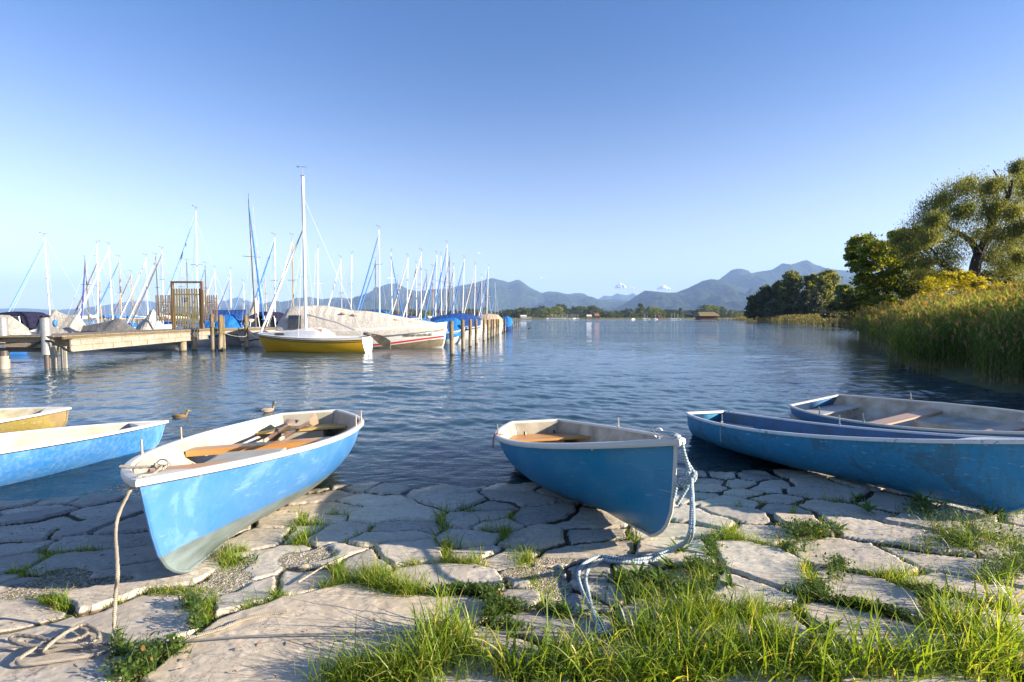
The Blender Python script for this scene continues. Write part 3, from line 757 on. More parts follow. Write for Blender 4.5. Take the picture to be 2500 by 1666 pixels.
# worn boat on the right, deep blue inside
PE = (4.409, 1.339, .483, .551, .416, -.193, .059, .539, 1.0)
qE = (3.242, 8.072, -.122, -1.278, -.078, -.025)
boatE = row_boat(qE, PE, ('blue_hull_worn_boat', 'rim_worn', 'inside_blue', None), 'scratched blue rowing boat with a deep blue inside, at the right edge', .88,
    seats=(('stern_seat', 'rim_grey', .012, .17, .33, .025, None), ('middle_thwart', 'inside_blue', .50, .545, .38, .03, None)),
    pins=((.30, -1), (.46, 1)), rimw=.05, rimh=.04)
a = hullp(PE, .30, 1, -1)
MB().tube(spline([a + Vector((.02, -.02, .05)), a + Vector((.03, -.06, .03)), a + Vector((.03, -.07, -.1)), a + Vector((.03, -.065, -.24))], 5), .006, 6).build('oarlock_cord', 'grey_cord', boatE, True)
PFb = (4.293, 1.733, .466, .689, .44, -.254, .136, .302, .98)
qF = (5.999, 9.485, -.121, -1.316, -.052, .125)
boatF = row_boat(qF, PFb, ('blue_hull_back_boat', 'rim_grey', 'inside_grey', None), 'blue rowing boat with dirty grey inside, behind the scratched one at right', .9,
    seats=(('stern_seat', 'rim_grey', .012, .15, .31, .025, 'pale dirty stern seat'), ('middle_thwart', 'thwart_pink', .40, .46, .38, .03, None), ('front_thwart', 'thwart_pink', .72, .77, .42, .03, None)),
    pins=((.25, -1), (.45, -1), (.33, 1)), rimw=.05, rimh=.035)
box_seat(boatF, PFb, 1.98, 3.0, .62, .09, .34, 'inside_grey', 'locker', .38)
box_seat(boatF, PFb, .12, .60, 1.05, .09, .28, 'inside_grey', 'stern_box')
sl_ = empty('floor_grating', wpt(boatF, (1.0, -.25, .22))); sl_.rotation_euler = (R(-8), R(6), qF[3] + R(8))
tag(sl_, 'brown slatted wooden floor grating leaning in the boat behind on the right', 'floor grating')
mb = MB()
for k in range(9): mb.box((.9, -.28 + k * .07, .02), (1.9, .045, .018))
mb.build('slats', 'slat_wood', sl_, bevel=.004)
for bx_ in (.2, 1.0, 1.7): MB().box((bx_, 0, 0), (.06, .62, .018)).build('batten', 'slat_wood', sl_, bevel=.004)

# two boats afloat on the far left
PB = (3.872, 1.45, .594, .66, .419, .1, .134, -.105, 1.0)
qB = (-7.585, 4.061, -.135, .971, .003, -.031)
boatB = row_boat(qB, PB, ('blue_hull_left_boat', 'rim_white', 'inside_white', None), 'bright blue rowing boat afloat at the left edge with pale scratches and white rim', .90,
    seats=(('bow_seat', 'thwart_yellow', .70, .86, .38, .025, None), ('middle_thwart', 'thwart_yellow', .42, .47, .40, .03, None)), pins=((.45, -1), (.45, 1)), rimw=.07, rimh=.045)
PA = (3.907, 1.485, .433, .66, .425, .1, .046, .169, .98)
qA = (-11.327, 6.349, -.152, .568, -.005, .065)
boatA = row_boat(qA, PA, ('algae_hull', 'rim_white', 'inside_dirty', None), 'rowing boat with yellowish algae covered hull, at the left edge', .92,
    seats=(('bow_seat', 'inside_dirty', .66, .86, .30, .025, None), ('middle_thwart', 'thwart_yellow', .42, .47, .32, .03, None)), pins=((.45, -1), (.45, 1)), rimw=.07, rimh=.04)

# ------------------------------------------------------------------ ropes
def rope_mat(name, c, c2, twist, fleck=None, fl=.5):
    t = NT(name); tc = t.n('ShaderNodeTexCoord'); v = t.coord('UV', (twist, 1, 1))
    wv = t.n('ShaderNodeTexWave', wave_type='BANDS', bands_direction='DIAGONAL'); wv.inputs['Scale'].default_value = 1.0
    wv.inputs['Distortion'].default_value = .6; t.l(v, wv.inputs['Vector'])
    cc = t.ramp(wv.outputs['Fac'], [(.15, c2), (.5, c)])
    if fleck:
        w2 = t.n('ShaderNodeTexWave', wave_type='BANDS', bands_direction='DIAGONAL'); w2.inputs['Scale'].default_value = fl; t.l(v, w2.inputs['Vector'])
        cc = t.mix(t.ramp(w2.outputs['Fac'], [(.62, (0,) * 3), (.70, (1,) * 3)]), cc, fleck)
    t.col(cc); t.b.inputs['Roughness'].default_value = .85
    n = t.noise(t.coord('Object'), 260, 3)
    t.setn(t.bump(t.math('ADD', wv.outputs['Fac'], t.math('MULTIPLY', n, .5)), .8, .004))
rope_mat('rope_natural', (.42, .37, .30), (.20, .165, .125), 1)
rope_mat('rope_braided', (.62, .65, .64), (.42, .47, .48), 1, (.14, .28, .38), .35)
def rope_mesh(name, paths, r, mat, pitch=.012, n=10, rough=0):
    V = []; Q = []; UV = []; base = 0; rr_ = random.Random(3)
    for pts in paths:
        pts = [Vector(p) for p in pts]; k = len(pts); s = 0; ref = Vector((0, 0, 1)); nrm = None
        for i in range(k):
            t = (pts[min(i + 1, k - 1)] - pts[max(i - 1, 0)]).normalized()
            nrm = (nrm if nrm else (Vector((.3, .2, 1)))); nrm = (nrm - t * nrm.dot(t)).normalized(); b = t.cross(nrm)
            if i: s += (pts[i] - pts[i - 1]).length
            for j in range(n):
                a = 2 * math.pi * j / n; q = r * (1 + .14 * math.cos(3 * (a - s / pitch * .7)) + rr_.uniform(-rough, rough))
                V.append(pts[i] + (nrm * math.cos(a) + b * math.sin(a)) * q); UV.append((s / pitch, j / n * 2))
        for i in range(k - 1):
            for j in range(n):
                j2 = (j + 1) % n; Q.append((base + i * n + j, base + i * n + j2, base + (i + 1) * n + j2, base + (i + 1) * n + j))
        base += k * n
    me = bpy.data.meshes.new(name); me.from_pydata(V, [], Q); me.polygons.foreach_set('use_smooth', [True] * len(Q))
    uv = me.uv_layers.new(name='UVMap')
    for l in me.loops: uv.data[l.index].uv = UV[l.vertex_index]
    me.materials.append(M(mat)); o = bpy.data.objects.new(name, me); COL.objects.link(o); return o
bowC = wpt(boatC, hullp(PC, .999, 1, 0)); ringC = wpt(boatC, (3.93, -.02, .83))
hang = [ringC, ringC.lerp(bowC, .5) + Vector((0, 0, -.005)), bowC + Vector((-.03, .02, .02)), bowC + Vector((-.055, -.02, -.05)), bowC + Vector((-.09, -.08, -.22)), Vector(ong(287, 1400, .36)),
        Vector(ong(283, 1440, .22)), Vector(ong(279, 1530, .03)), Vector(ong(286, 1560, .014)), Vector(ong(268, 1585, .014)),
        Vector(ong(225, 1600, .014)), Vector(ong(150, 1612, .016)), Vector(ong(60, 1622, .018)), Vector(ong(48, 1608, .016)), Vector(ong(120, 1565, .028)), Vector(ong(170, 1540, .03)),
        Vector(ong(205, 1526, .018)), Vector(ong(236, 1540, .018)), Vector(ong(238, 1560, .02)), Vector(ong(200, 1574, .03)), Vector(ong(140, 1578, .03)), Vector(ong(60, 1575, .022)),
        Vector(ong(26, 1562, .018)), Vector(ong(40, 1552, .018)), Vector(ong(90, 1556, .03)), Vector(ong(140, 1566, .034)), Vector(ong(190, 1560, .03)), Vector(ong(212, 1545, .02)),
        Vector(ong(190, 1532, .02)), Vector(ong(160, 1545, .038)), Vector(ong(120, 1575, .04)), Vector(ong(112, 1592, .02)), Vector(ong(170, 1580, .03)), Vector(ong(240, 1575, .02)), Vector(ong(283, 1570, .018)),
        Vector(ong(294, 1578, .016)), Vector(ong(270, 1596, .016)), Vector(ong(258, 1614, .016)), Vector(ong(300, 1612, .02)), Vector(ong(380, 1578, .03)), Vector(ong(470, 1555, .018)),
        Vector(ong(540, 1535, .016)), Vector(ong(590, 1515, .016)), Vector(ong(650, 1500, .016)), Vector(ong(700, 1494, .016))]
knot = [ringC + Vector((.045 * math.cos(a) * (1 + .2 * math.sin(3 * a)) + 0, .03 * math.sin(a), .012 * math.sin(2 * a + 1))) for a in [k * .55 for k in range(26)]]
o = rope_mesh('mooring_rope', [spline(hang, 14), spline(knot, 4), spline([ringC, ringC + Vector((-.09, -.02, .0)), ringC + Vector((-.17, -.03, -.0)), ringC + Vector((-.24, -.04, .01))], 8)], .009, 'rope_natural', .016, 10, .14)
tag(o, 'frayed off-white rope hanging from the sunlit boat and tangled on the slabs', 'rope')
bowD = wpt(boatD, hullp(PD, .999, 1, 0)); ringD = wpt(boatD, (3.66, 0, .86))
kD = bowD + Vector((.10, -.05, -.23))
def strand(dx, dy):
    return [kD, Vector(ong(1688 + dx * .6, 1300, .42)), Vector(ong(1655 + dx, 1330 + dy, .10)), Vector(ong(1600 + dx * .3, 1358 + dy, .02)), Vector(ong(1560, 1365 + dy, .03)), Vector(ong(1500, 1362 + dy, .03)),
            Vector(ong(1462 + dy, 1360 + dy, .014)), Vector(ong(1425 + dy * 1.6, 1378 + dy, .014)), Vector(ong(1412 + dy * 2.0, 1405 + dy, .014)), Vector(ong(1424 + dy * 1.4, 1450, .014)), Vector(ong(1450 - dy * .3, 1495, .014)), Vector(ong(1475 - dy * 1.6, 1530, .014)), Vector(ong(1480 - dy, 1552, .014))]
kn = [kD + Vector((.026 * math.cos(a), .020 * math.sin(a), .035 * math.sin(2.3 * a) * .8)) for a in [k * .6 for k in range(22)]]
o = rope_mesh('mooring_rope', [spline(strand(4, 0), 14), spline(strand(-6, 9), 14), spline(kn, 4),
    spline([ringD, bowD + Vector((-.02, 0, .045)), bowD + Vector((.03, -.02, .02)), bowD + Vector((.055, -.035, -.08)), kD], 10),
    spline([ringD + Vector((0, .02, 0)), bowD + Vector((.0, .02, .05)), bowD + Vector((.045, .0, .01)), bowD + Vector((.06, -.02, -.1)), kD + Vector((.02, 0, .02))], 10),
    spline([kD, kD + Vector((-.03, 0, -.06)), kD + Vector((-.09, .01, -.05)), kD + Vector((-.12, .0, -.15))], 8),
    spline([kD + Vector((0, 0, -.02)), kD + Vector((-.03, 0, -.08)), kD + Vector((-.10, .0, -.20))], 8)], .0125, 'rope_braided', .011, 10)
tag(o, 'doubled blue and white braided rope looping from the middle boat down to the grass', 'rope')
plain('wire_grey', (.20, .19, .17), .6)
wire = [Vector(ong(px, py, .016 + dh)) for px, py, dh in ((-200, 1590, 0), (0, 1582, 0), (150, 1577, .0), (400, 1568, 0), (640, 1552, .004), (900, 1546, .004), (1100, 1543, .01), (1300, 1545, .012), (1480, 1547, .012), (1800, 1549, .03), (2200, 1550, .03), (2700, 1552, .03))]
o = MB().tube(spline(wire, 10), .0048, 6).build('anchor_cable', 'wire_grey', None, True)
tag(o, 'thin grey steel cable stretched across the slabs near the bottom of the view', 'cable')
stick = [Vector(ong(px, py, .02)) for px, py in ((728, 1422), (760, 1402), (800, 1378), (850, 1356), (890, 1344))]
wood('dry_stick', (.50, .40, .28), (.3, .22, .14), .8, 0)
o = MB().tube(spline(stick, 5), [.006 - .0001 * k for k in range(21)], 6).build('dry_reed_stalk', 'dry_stick', None, True)
tag(o, 'pale dry reed stalk lying across a slab between the boats', 'stalk')

# ------------------------------------------------------------------ ducks and things on the water
def duck(loc, yaw, label, head_up, dark):
    plain('duck_body' + str(dark), (.26, .17, .09) if not dark else (.38, .30, .24), .8, .75, 60, .3, c2=(.05, .035, .02))
    plain('duck_head' + str(dark), (.22, .15, .07) if not dark else (.05, .045, .035), .7, .5, 50)
    plain('duck_bill', (.62, .48, .04), .4)
    r = empty('duck', loc, (0, 0, yaw)); r.scale = (.66, .66, .66); tag(r, label, 'duck', 'ducks on the lake')
    body = [(-.24, .012, .085), (-.20, .05, .075), (-.12, .085, .062), (-.02, .10, .058), (.08, .092, .058), (.15, .06, .065), (.19, .03, .08)]
    hz = .24 if head_up else .17; neck = [(.17, .042, .12), (.175, .033, (.12 + hz) / 2 + .01), (.18, .035, hz - .01), (.195, .042, hz + .02), (.215, .030, hz + .035)]
    rows = []
    for x, rad, z in body[:-1]:
        rows.append([(x, rad * math.cos(a), z + rad * .78 * math.sin(a) - .03) for a in [2 * math.pi * k / 14 for k in range(14)]])
    cx = [(.155, .05, .085)] + neck
    for i, (x, rad, z) in enumerate(cx):
        til = [1.1, .9, .35, .3, .8, 1.2][i]
        rows.append([(x - rad * math.sin(a) * math.cos(til), rad * math.cos(a), z + rad * math.sin(a) * math.sin(til) * (1 if i else .8)) for a in [2 * math.pi * k / 14 for k in range(14)]])
    mb = MB(); mb.grid(rows, True); mb.poly(rows[0]); mb.poly(rows[-1][::-1])
    mb.mi = [0 if f < 14 * 7 else 1 for f in range(len(mb.f))]
    mb.build('body', ['duck_body' + str(dark), 'duck_head' + str(dark)], r, True)
    mb = MB(); mb.grid([[(x, w_ * math.cos(a), hz + z + h_ * math.sin(a)) for a in [2 * math.pi * k / 10 for k in range(10)]] for x, w_, h_, z in ((.222, .016, .014, .024), (.245, .014, .009, .015), (.27, .014, .005, .008), (.285, .008, .003, .005))], True)
    mb.build('bill', 'duck_bill', r, True)
    for ey in (.03, -.03): MB().ball((.21, ey, hz + .04), (.005, .005, .005), 6, 4).build('eye', 'black_plastic', r, True)
    for s in (1, -1):
        mb = MB(); mb.grid([[(-.21 + .30 * u, s * (.05 + .055 * math.sin(u * 2.6)) + s * .006, .075 + .055 * math.sin(math.pi * v / 5) * (.5 + .5 * math.sin(u * 3)) - .015 * v) for v in range(5)] for u in [k / 7 for k in range(8)]])
        mb.build('wing', 'duck_body' + str(dark), r, True, solid=.008)
p = onz(441, 1019); duck(p, R(18), 'brown speckled duck swimming, head low, left one of the two', False, 0)
p = onz(656, 1004); duck(p, R(62), 'duck with a dark raised head just behind the rim of the sunlit boat', True, 1)
plain('paddle_blue', (.02, .12, .38), .3); plain('paddle_pale', (.55, .68, .80), .3)
pr = empty('floating_paddle', onz(2096, 907), (0, 0, math.atan2(onz(2235, 903).y - onz(2096, 907).y, onz(2235, 903).x - onz(2096, 907).x)))
Lp = (onz(2235, 903) - onz(2096, 907)).length
tag(pr, 'blue paddle floating flat on the water in front of the reeds', 'paddle')
MB().tube([(0, 0, .0), (.2, 0, .012), (Lp * .5, 0, .018), (Lp * .85, 0, .02)], .018, 8).build('shaft', 'steel', pr, True)
MB().grid([[(Lp * .84 + .50 * u, w_ * (.03 + .10 * math.sin(min(1, u * 1.3) * 1.9)), .03 + .09 * math.sin(u * 3.1) * (1 - w_ * w_ * .5)) for w_ in (-1, -.5, 0, .5, 1)] for u in [k / 7 for k in range(8)]]).build('blade', 'paddle_blue', pr, True, solid=.02)
MB().grid([[(-.55 * u, w_ * (.03 + .09 * math.sin(u * 2.6)), .006 + .006 * (1 - w_ * w_)) for w_ in (-1, -.5, 0, .5, 1)] for u in [k / 7 for k in range(8)]]).build('blade', 'paddle_pale', pr, True, solid=.008)['label'] = 'pale blue half sunken blade'
bd = empty('water_bird', onz(1292, 803.5)); tag(bd, 'tiny dark water bird far out on the lake right of the mooring piles', 'bird')
MB().ball((0, 0, .08), (.26, .13, .12)).tube([(.2, 0, .1), (.26, 0, .24), (.3, 0, .28)], [.06, .05, .05], 8).build('body', 'black_plastic', bd, True)
# ------------------------------------------------------------------ marina materials
plain('gel_white', (.66, .66, .64), .3, .12, 2, 0)
plain('gel_cream', (.66, .63, .55), .4, .15, 2, 0)
plain('deck_white', (.62, .63, .64), .45, .12, 3, 0)
plain('hull_navy', (.03, .06, .20), .3, .2, 2, 0)
plain('hull_blue', (.04, .17, .50), .3, .2, 2, 0)
plain('hull_yellow', (.50, .29, .012), .30, .10, 2, 0)
plain('hull_olive', (.10, .10, .035), .4, .2, 2, 0)
plain('hull_lemon', (.62, .48, .03), .35, .15, 2, 0)
plain('hull_red', (.42, .03, .02), .35, .2, 2, 0)
plain('stripe_red', (.55, .03, .03), .35, .1, 2, 0)
plain('stripe_dark', (.03, .025, .02), .5)
plain('antifoul', (.20, .16, .10), .7, .4, 3)
plain('mast_white', (.72, .72, .72), .35, .05, 2, 0)
plain('mast_grey', (.42, .42, .43), .35, .1, 2, 0, metal=.4)
plain('mast_dark', (.075, .06, .055), .45, .2, 2, 0)
plain('mast_wood', (.42, .26, .05), .45, .2, 2, 0)
plain('mast_tan', (.45, .28, .16), .45, .2, 2, 0)
plain('wire', (.5, .52, .55), .4)
plain('sail_blue', (.03, .17, .50), .7, .3, 6, .2)
plain('sail_navy', (.025, .04, .22), .7, .3, 6, .2)
plain('sail_light', (.16, .34, .52), .7, .3, 6, .2)
plain('sail_white', (.68, .67, .64), .7, .15, 6, .2)
plain('sail_beige', (.52, .45, .36), .7, .2, 6, .2)
plain('sail_dark', (.09, .07, .08), .7, .3, 6, .2)
def cloth(name, c, c2):
    t = NT(name); v = t.coord('Object'); n = t.noise(v, 1.6, 5, .6, 1.0); g = t.noise(t.coord('Object', (1, 1, 4)), 3.5, 4, .6, 2)
    t.col(t.ramp(n, [(.35, c2), (.6, c)])); t.b.inputs['Roughness'].default_value = .8; t.b.inputs['Specular IOR Level'].default_value = .2
    t.setn(t.bump(t.math('ADD', n, g), .9, .10))
cloth('tarp_white', (.52, .49, .45), (.45, .42, .38)); cloth('tarp_grey', (.17, .17, .175), (.12, .12, .125)); cloth('tarp_pale', (.44, .42, .38), (.33, .31, .28))
cloth('tarp_blue', (.02, .19, .55), (.015, .13, .42)); cloth('tarp_navy', (.03, .09, .33), (.02, .06, .22)); cloth('tarp_beige', (.55, .44, .32), (.42, .33, .24)); cloth('tarp_darkblue', (.018, .018, .05), (.012, .012, .035))
plain('window_dark', (.03, .035, .045), .12, .2, 2, 0, spec=.8)
t = NT('clear_window'); t.col((.30, .34, .38)); t.b.inputs['Roughness'].default_value = .1; t.b.inputs['Alpha'].default_value = .55
t = NT('pile_wood'); v = t.coord('Object', (6, 6, 1.2)); n = t.noise(v, 2.2, 6, .65); sp = t.n('ShaderNodeSeparateXYZ'); t.l(t.coord('Object'), sp.inputs[0])
c = t.ramp(n, [(.3, (.06, .045, .02)), (.55, (.17, .125, .06)), (.75, (.30, .23, .12))])
f = t.n('ShaderNodeMapRange'); t.l(t.math('ADD', sp.outputs[2], t.math('MULTIPLY', n, .5)), f.inputs[0]); f.inputs[1].default_value = .95; f.inputs[2].default_value = 1.15
c = t.mix(f.outputs[0], t.ramp(n, [(.3, (.14, .11, .075)), (.7, (.30, .25, .18))]), c)      # bleached below, mossy brown above
f2 = t.n('ShaderNodeMapRange'); t.l(t.math('ADD', sp.outputs[2], t.math('MULTIPLY', n, .15)), f2.inputs[0]); f2.inputs[1].default_value = .18; f2.inputs[2].default_value = .10
c = t.mix(f2.outputs[0], c, (.035, .028, .015)); t.col(c); t.b.inputs['Roughness'].default_value = .85; t.setn(t.bump(n, .8, .03))
t = NT('girder_paint'); v = t.coord('Object'); n = t.noise(v, 1.4, 6, .7); n2 = t.noise(t.coord('Object', (3, 3, .6)), 4, 5)
c = t.ramp(n, [(.3, (.22, .195, .15)), (.6, (.32, .29, .24))]); c = t.mix(t.ramp(n2, [(.66, (0,) * 3), (.74, (.8,) * 3)]), c, (.24, .11, .045))
t.col(c); t.b.inputs['Roughness'].default_value = .6
wood('edge_wood', (.13, .10, .05), (.05, .04, .02), .8, 0); wood('deck_wood', (.20, .16, .12), (.10, .08, .055), .8, 0); wood('beam_wood', (.30, .235, .17), (.16, .12, .08), .8, 0)
wood('gate_slat', (.27, .21, .07), (.16, .12, .035), .75, 2); wood('gate_frame', (.16, .085, .035), (.10, .05, .022), .6, 2); wood('fence_slat', (.25, .165, .08), (.14, .09, .045), .75, 2)
plain('galvanised', (.36, .36, .37), .4, .2, 12, .05, metal=.5)

# ------------------------------------------------------------------ closed boats: hull, deck, cabin or cover
def ship_hull(root, L, B, D, hm, stripe=None, stripem=None, deckm='deck_white', fb=.22, white_top=None):
    P = (L, B, D, .68, .45, -.06 * L * .3, .07 * L, .22, .75); x0 = -L * .45; zd = -.25 * D
    def hp(t, v, s, out=0): p = hullp(P, t, v, s, out); return Vector((p.x + x0, p.y, p.z + zd))
    mb = MB()
    for s in (1, -1): mb.grid([[hp(t, v, s) for v in VS] for t in TS], flip=(s > 0))
    mb.grid([[hp(0, v, 1), hp(0, v, -1)] for v in VS]); mb.build('hull', hm, root, True, merge=True)
    mb = MB(); mb.grid([[hp(t, 1, 1), hp(t, 1, 1) * .5 + hp(t, 1, -1) * .5 + Vector((0, 0, .05 * B)), hp(t, 1, -1)] for t in TS]); mb.build('deck', deckm, root, True)
    for (v0, v1, m) in (stripe or ()):
        mb = MB()
        for s in (1, -1): mb.grid([[hp(t, v, s) + Vector((0, s * .012, 0)) for v in (v0, v1)] for t in TS[1:-3]])
        mb.build('stripe', m, root, True)
    return hp, P
def cover(root, hp, t0, t1, ridge, m, name='boat_cover', drop=.12, nsub=26, crown=.6, lipv=.93):
    rows = []; r = random.Random(int(abs(root.location.x) * 100))
    for k in range(nsub + 1):
        t = t0 + (t1 - t0) * k / nsub; a = hp(t, lipv, 1); zr = np.interp(t, [q[0] for q in ridge], [q[1] for q in ridge]); row = []
        sag = .04 * math.sin(k * 1.9) * 1.0
        for j in range(13):
            u = -1 + j / 6; h = a.z + (zr - a.z) * (1 - abs(u) ** (1 + crown * 1.6)) ** (.85 if crown > .2 else 1.0) - (.03 + sag * .5) * math.sin(abs(u) * math.pi) * (zr - a.z) * 1.2
            row.append(Vector((a.x, a.y * 1.04 * math.copysign(abs(u) ** (.75 if crown > .4 else 1), u), h)))
        row = [row[0] - Vector((0, 0, drop))] + row + [row[-1] - Vector((0, 0, drop))]; rows.append(row)
    mb = MB(); mb.grid(rows); 
    mb.poly(rows[0]); mb.poly(rows[-1][::-1]); return mb.build(name, m, root, True)
def rigging(root, mx, ztop, L, B, zd, r=.012):
    mb = MB().tube([(mx, 0, ztop), (L * .52, 0, zd + .1)], r, 4, False); mb.build('forestay', 'wire', root)
    MB().tube([(mx, 0, ztop), (-L * .44, 0, zd)], r, 4, False).build('backstay', 'wire', root)
    for s in (1, -1): MB().tube([(mx, 0, ztop * .86), (mx - .1, s * B * .46, zd)], r * .8, 4, False).build('shroud', 'wire', root)
MCOL = {'w': 'mast_white', 'g': 'mast_grey', 'd': 'mast_dark', 'y': 'mast_wood', 't': 'mast_tan'}
MWORD = {'w': 'white', 'g': 'grey', 'd': 'dark', 'y': 'ochre', 't': 'tan'}
FCOL = {'b': 'sail_blue', 'n': 'sail_navy', 'l': 'sail_light', 'w': 'sail_white', 'e': 'sail_beige', 'k': 'sail_dark'}
FWORD = {'b': 'blue', 'n': 'navy', 'l': 'pale blue', 'w': 'white', 'e': 'beige', 'k': 'dark', None: 'no'}
# mast top x, y, foot x, colour, furled sail (colour, foot x) or None, mast height, hull, cover
BOATS = [
 (133,583,140,'w',('l',88),8.6,'hull_olive','tarp_pale'), (217,636,223,'d',('n',254),7.6,'hull_navy',None), (235,597,230,'w',None,9.4,'gel_white',None),
 (254,635,259,'t',('k',229),8.2,'gel_cream',None), (285,604,288,'w',('w',252),9.0,'gel_white','tarp_blue'), (307,634,307,'t',('b',277),8.2,'gel_white',None),
 (332,669,335,'y',('k',312),7.4,'hull_red',None), (372,631,371,'w',('w',341),8.4,'gel_white','tarp_navy'), (396,629,399,'d',('e',364),8.4,'hull_navy',None),
 (412,614,408,'g',('k',378),9.0,'gel_white',None), (441,638,441,'g',None,8.4,'gel_white','tarp_blue'), (453,641,453,'d',None,8.2,'hull_blue','tarp_navy'),
 (499,522,496,'w',('l',468),10.2,'gel_white','tarp_blue'), (512,650,512,'d',('b',500),8.2,'gel_white',None), (534,659,535,'g',('e',520),8.0,'gel_cream',None),
 (560,660,560,'w',None,8.4,'gel_white','tarp_blue'), (570,680,571,'g',('n',546),7.8,'gel_white','tarp_navy'), (602,690,603,'g',('b',587),7.6,'hull_blue',None),
 (613,494,623,'d',('b',693),10.6,'gel_white',None), (630,616,628,'g',None,9.2,'gel_white',None), (656,676,657,'t',('b',634),7.6,'gel_cream',None),
 (684,584,680,'w',('b',648),9.2,'gel_white','tarp_navy'), (726,585,725,'y',('w',700),9.0,'gel_white',None), (742,609,736,'g',None,8.8,'gel_white','tarp_blue'),
 (782,610,777,'w',None,9.2,'gel_white',None), (840,635,841,'g',('w',815),8.6,'gel_white',None), (855,623,849,'w',None,9.2,'gel_cream','tarp_blue'),
 (925,639,922,'g',('b',888),8.2,'gel_white','tarp_blue'), (936,566,935,'w',('b',893),9.6,'gel_white','tarp_blue'), (953,620,955,'w',('b',998),9.0,'gel_white','tarp_navy'),
 (976,680,977,'t',('b',958),7.4,'gel_white','tarp_blue'), (1003,631,997,'w',('e',968),8.8,'gel_cream',None), (1021,648,1020,'w',('k',1005),8.4,'gel_white','tarp_grey'),
 (1036,619,1034,'w',('w',995),8.6,'gel_white','tarp_blue'), (1047,668,1046,'d',('n',1022),7.6,'hull_navy',None), (1062,656,1063,'t',('w',1031),7.8,'gel_white','tarp_blue'),
 (1071,625,1066,'w',('b',1048),8.8,'gel_white','tarp_blue'), (1075,626,1075,'w',None,8.6,'gel_white','tarp_navy'), (1097,600,1093,'w',('b',1066),9.4,'gel_white','tarp_navy'),
 (1102,629,1099,'d',('n',1078),8.8,'hull_blue',None), (1112,652,1111,'w',('k',1090),8.2,'gel_white',None), (1138,635,1132,'w',('b',1106),8.8,'gel_white','tarp_beige'),
 (1165,650,1161,'w',('e',1134),8.6,'gel_white','tarp_beige'), (1179,677,1178,'w',('n',1160),7.8,'gel_cream','tarp_blue'), (1188,694,1188,'d',('w',1170),7.4,'gel_white',None),
 (1195,653,1189,'w',('b',1175),8.8,'gel_white','tarp_blue'), (1211,690,1210,'g',('b',1198),7.6,'gel_white','tarp_blue')]
ORD = ['first', 'second', 'third', 'fourth', 'fifth', 'sixth', 'seventh', 'eighth', 'ninth', 'tenth', 'eleventh', 'twelfth', 'thirteenth', 'fourteenth']
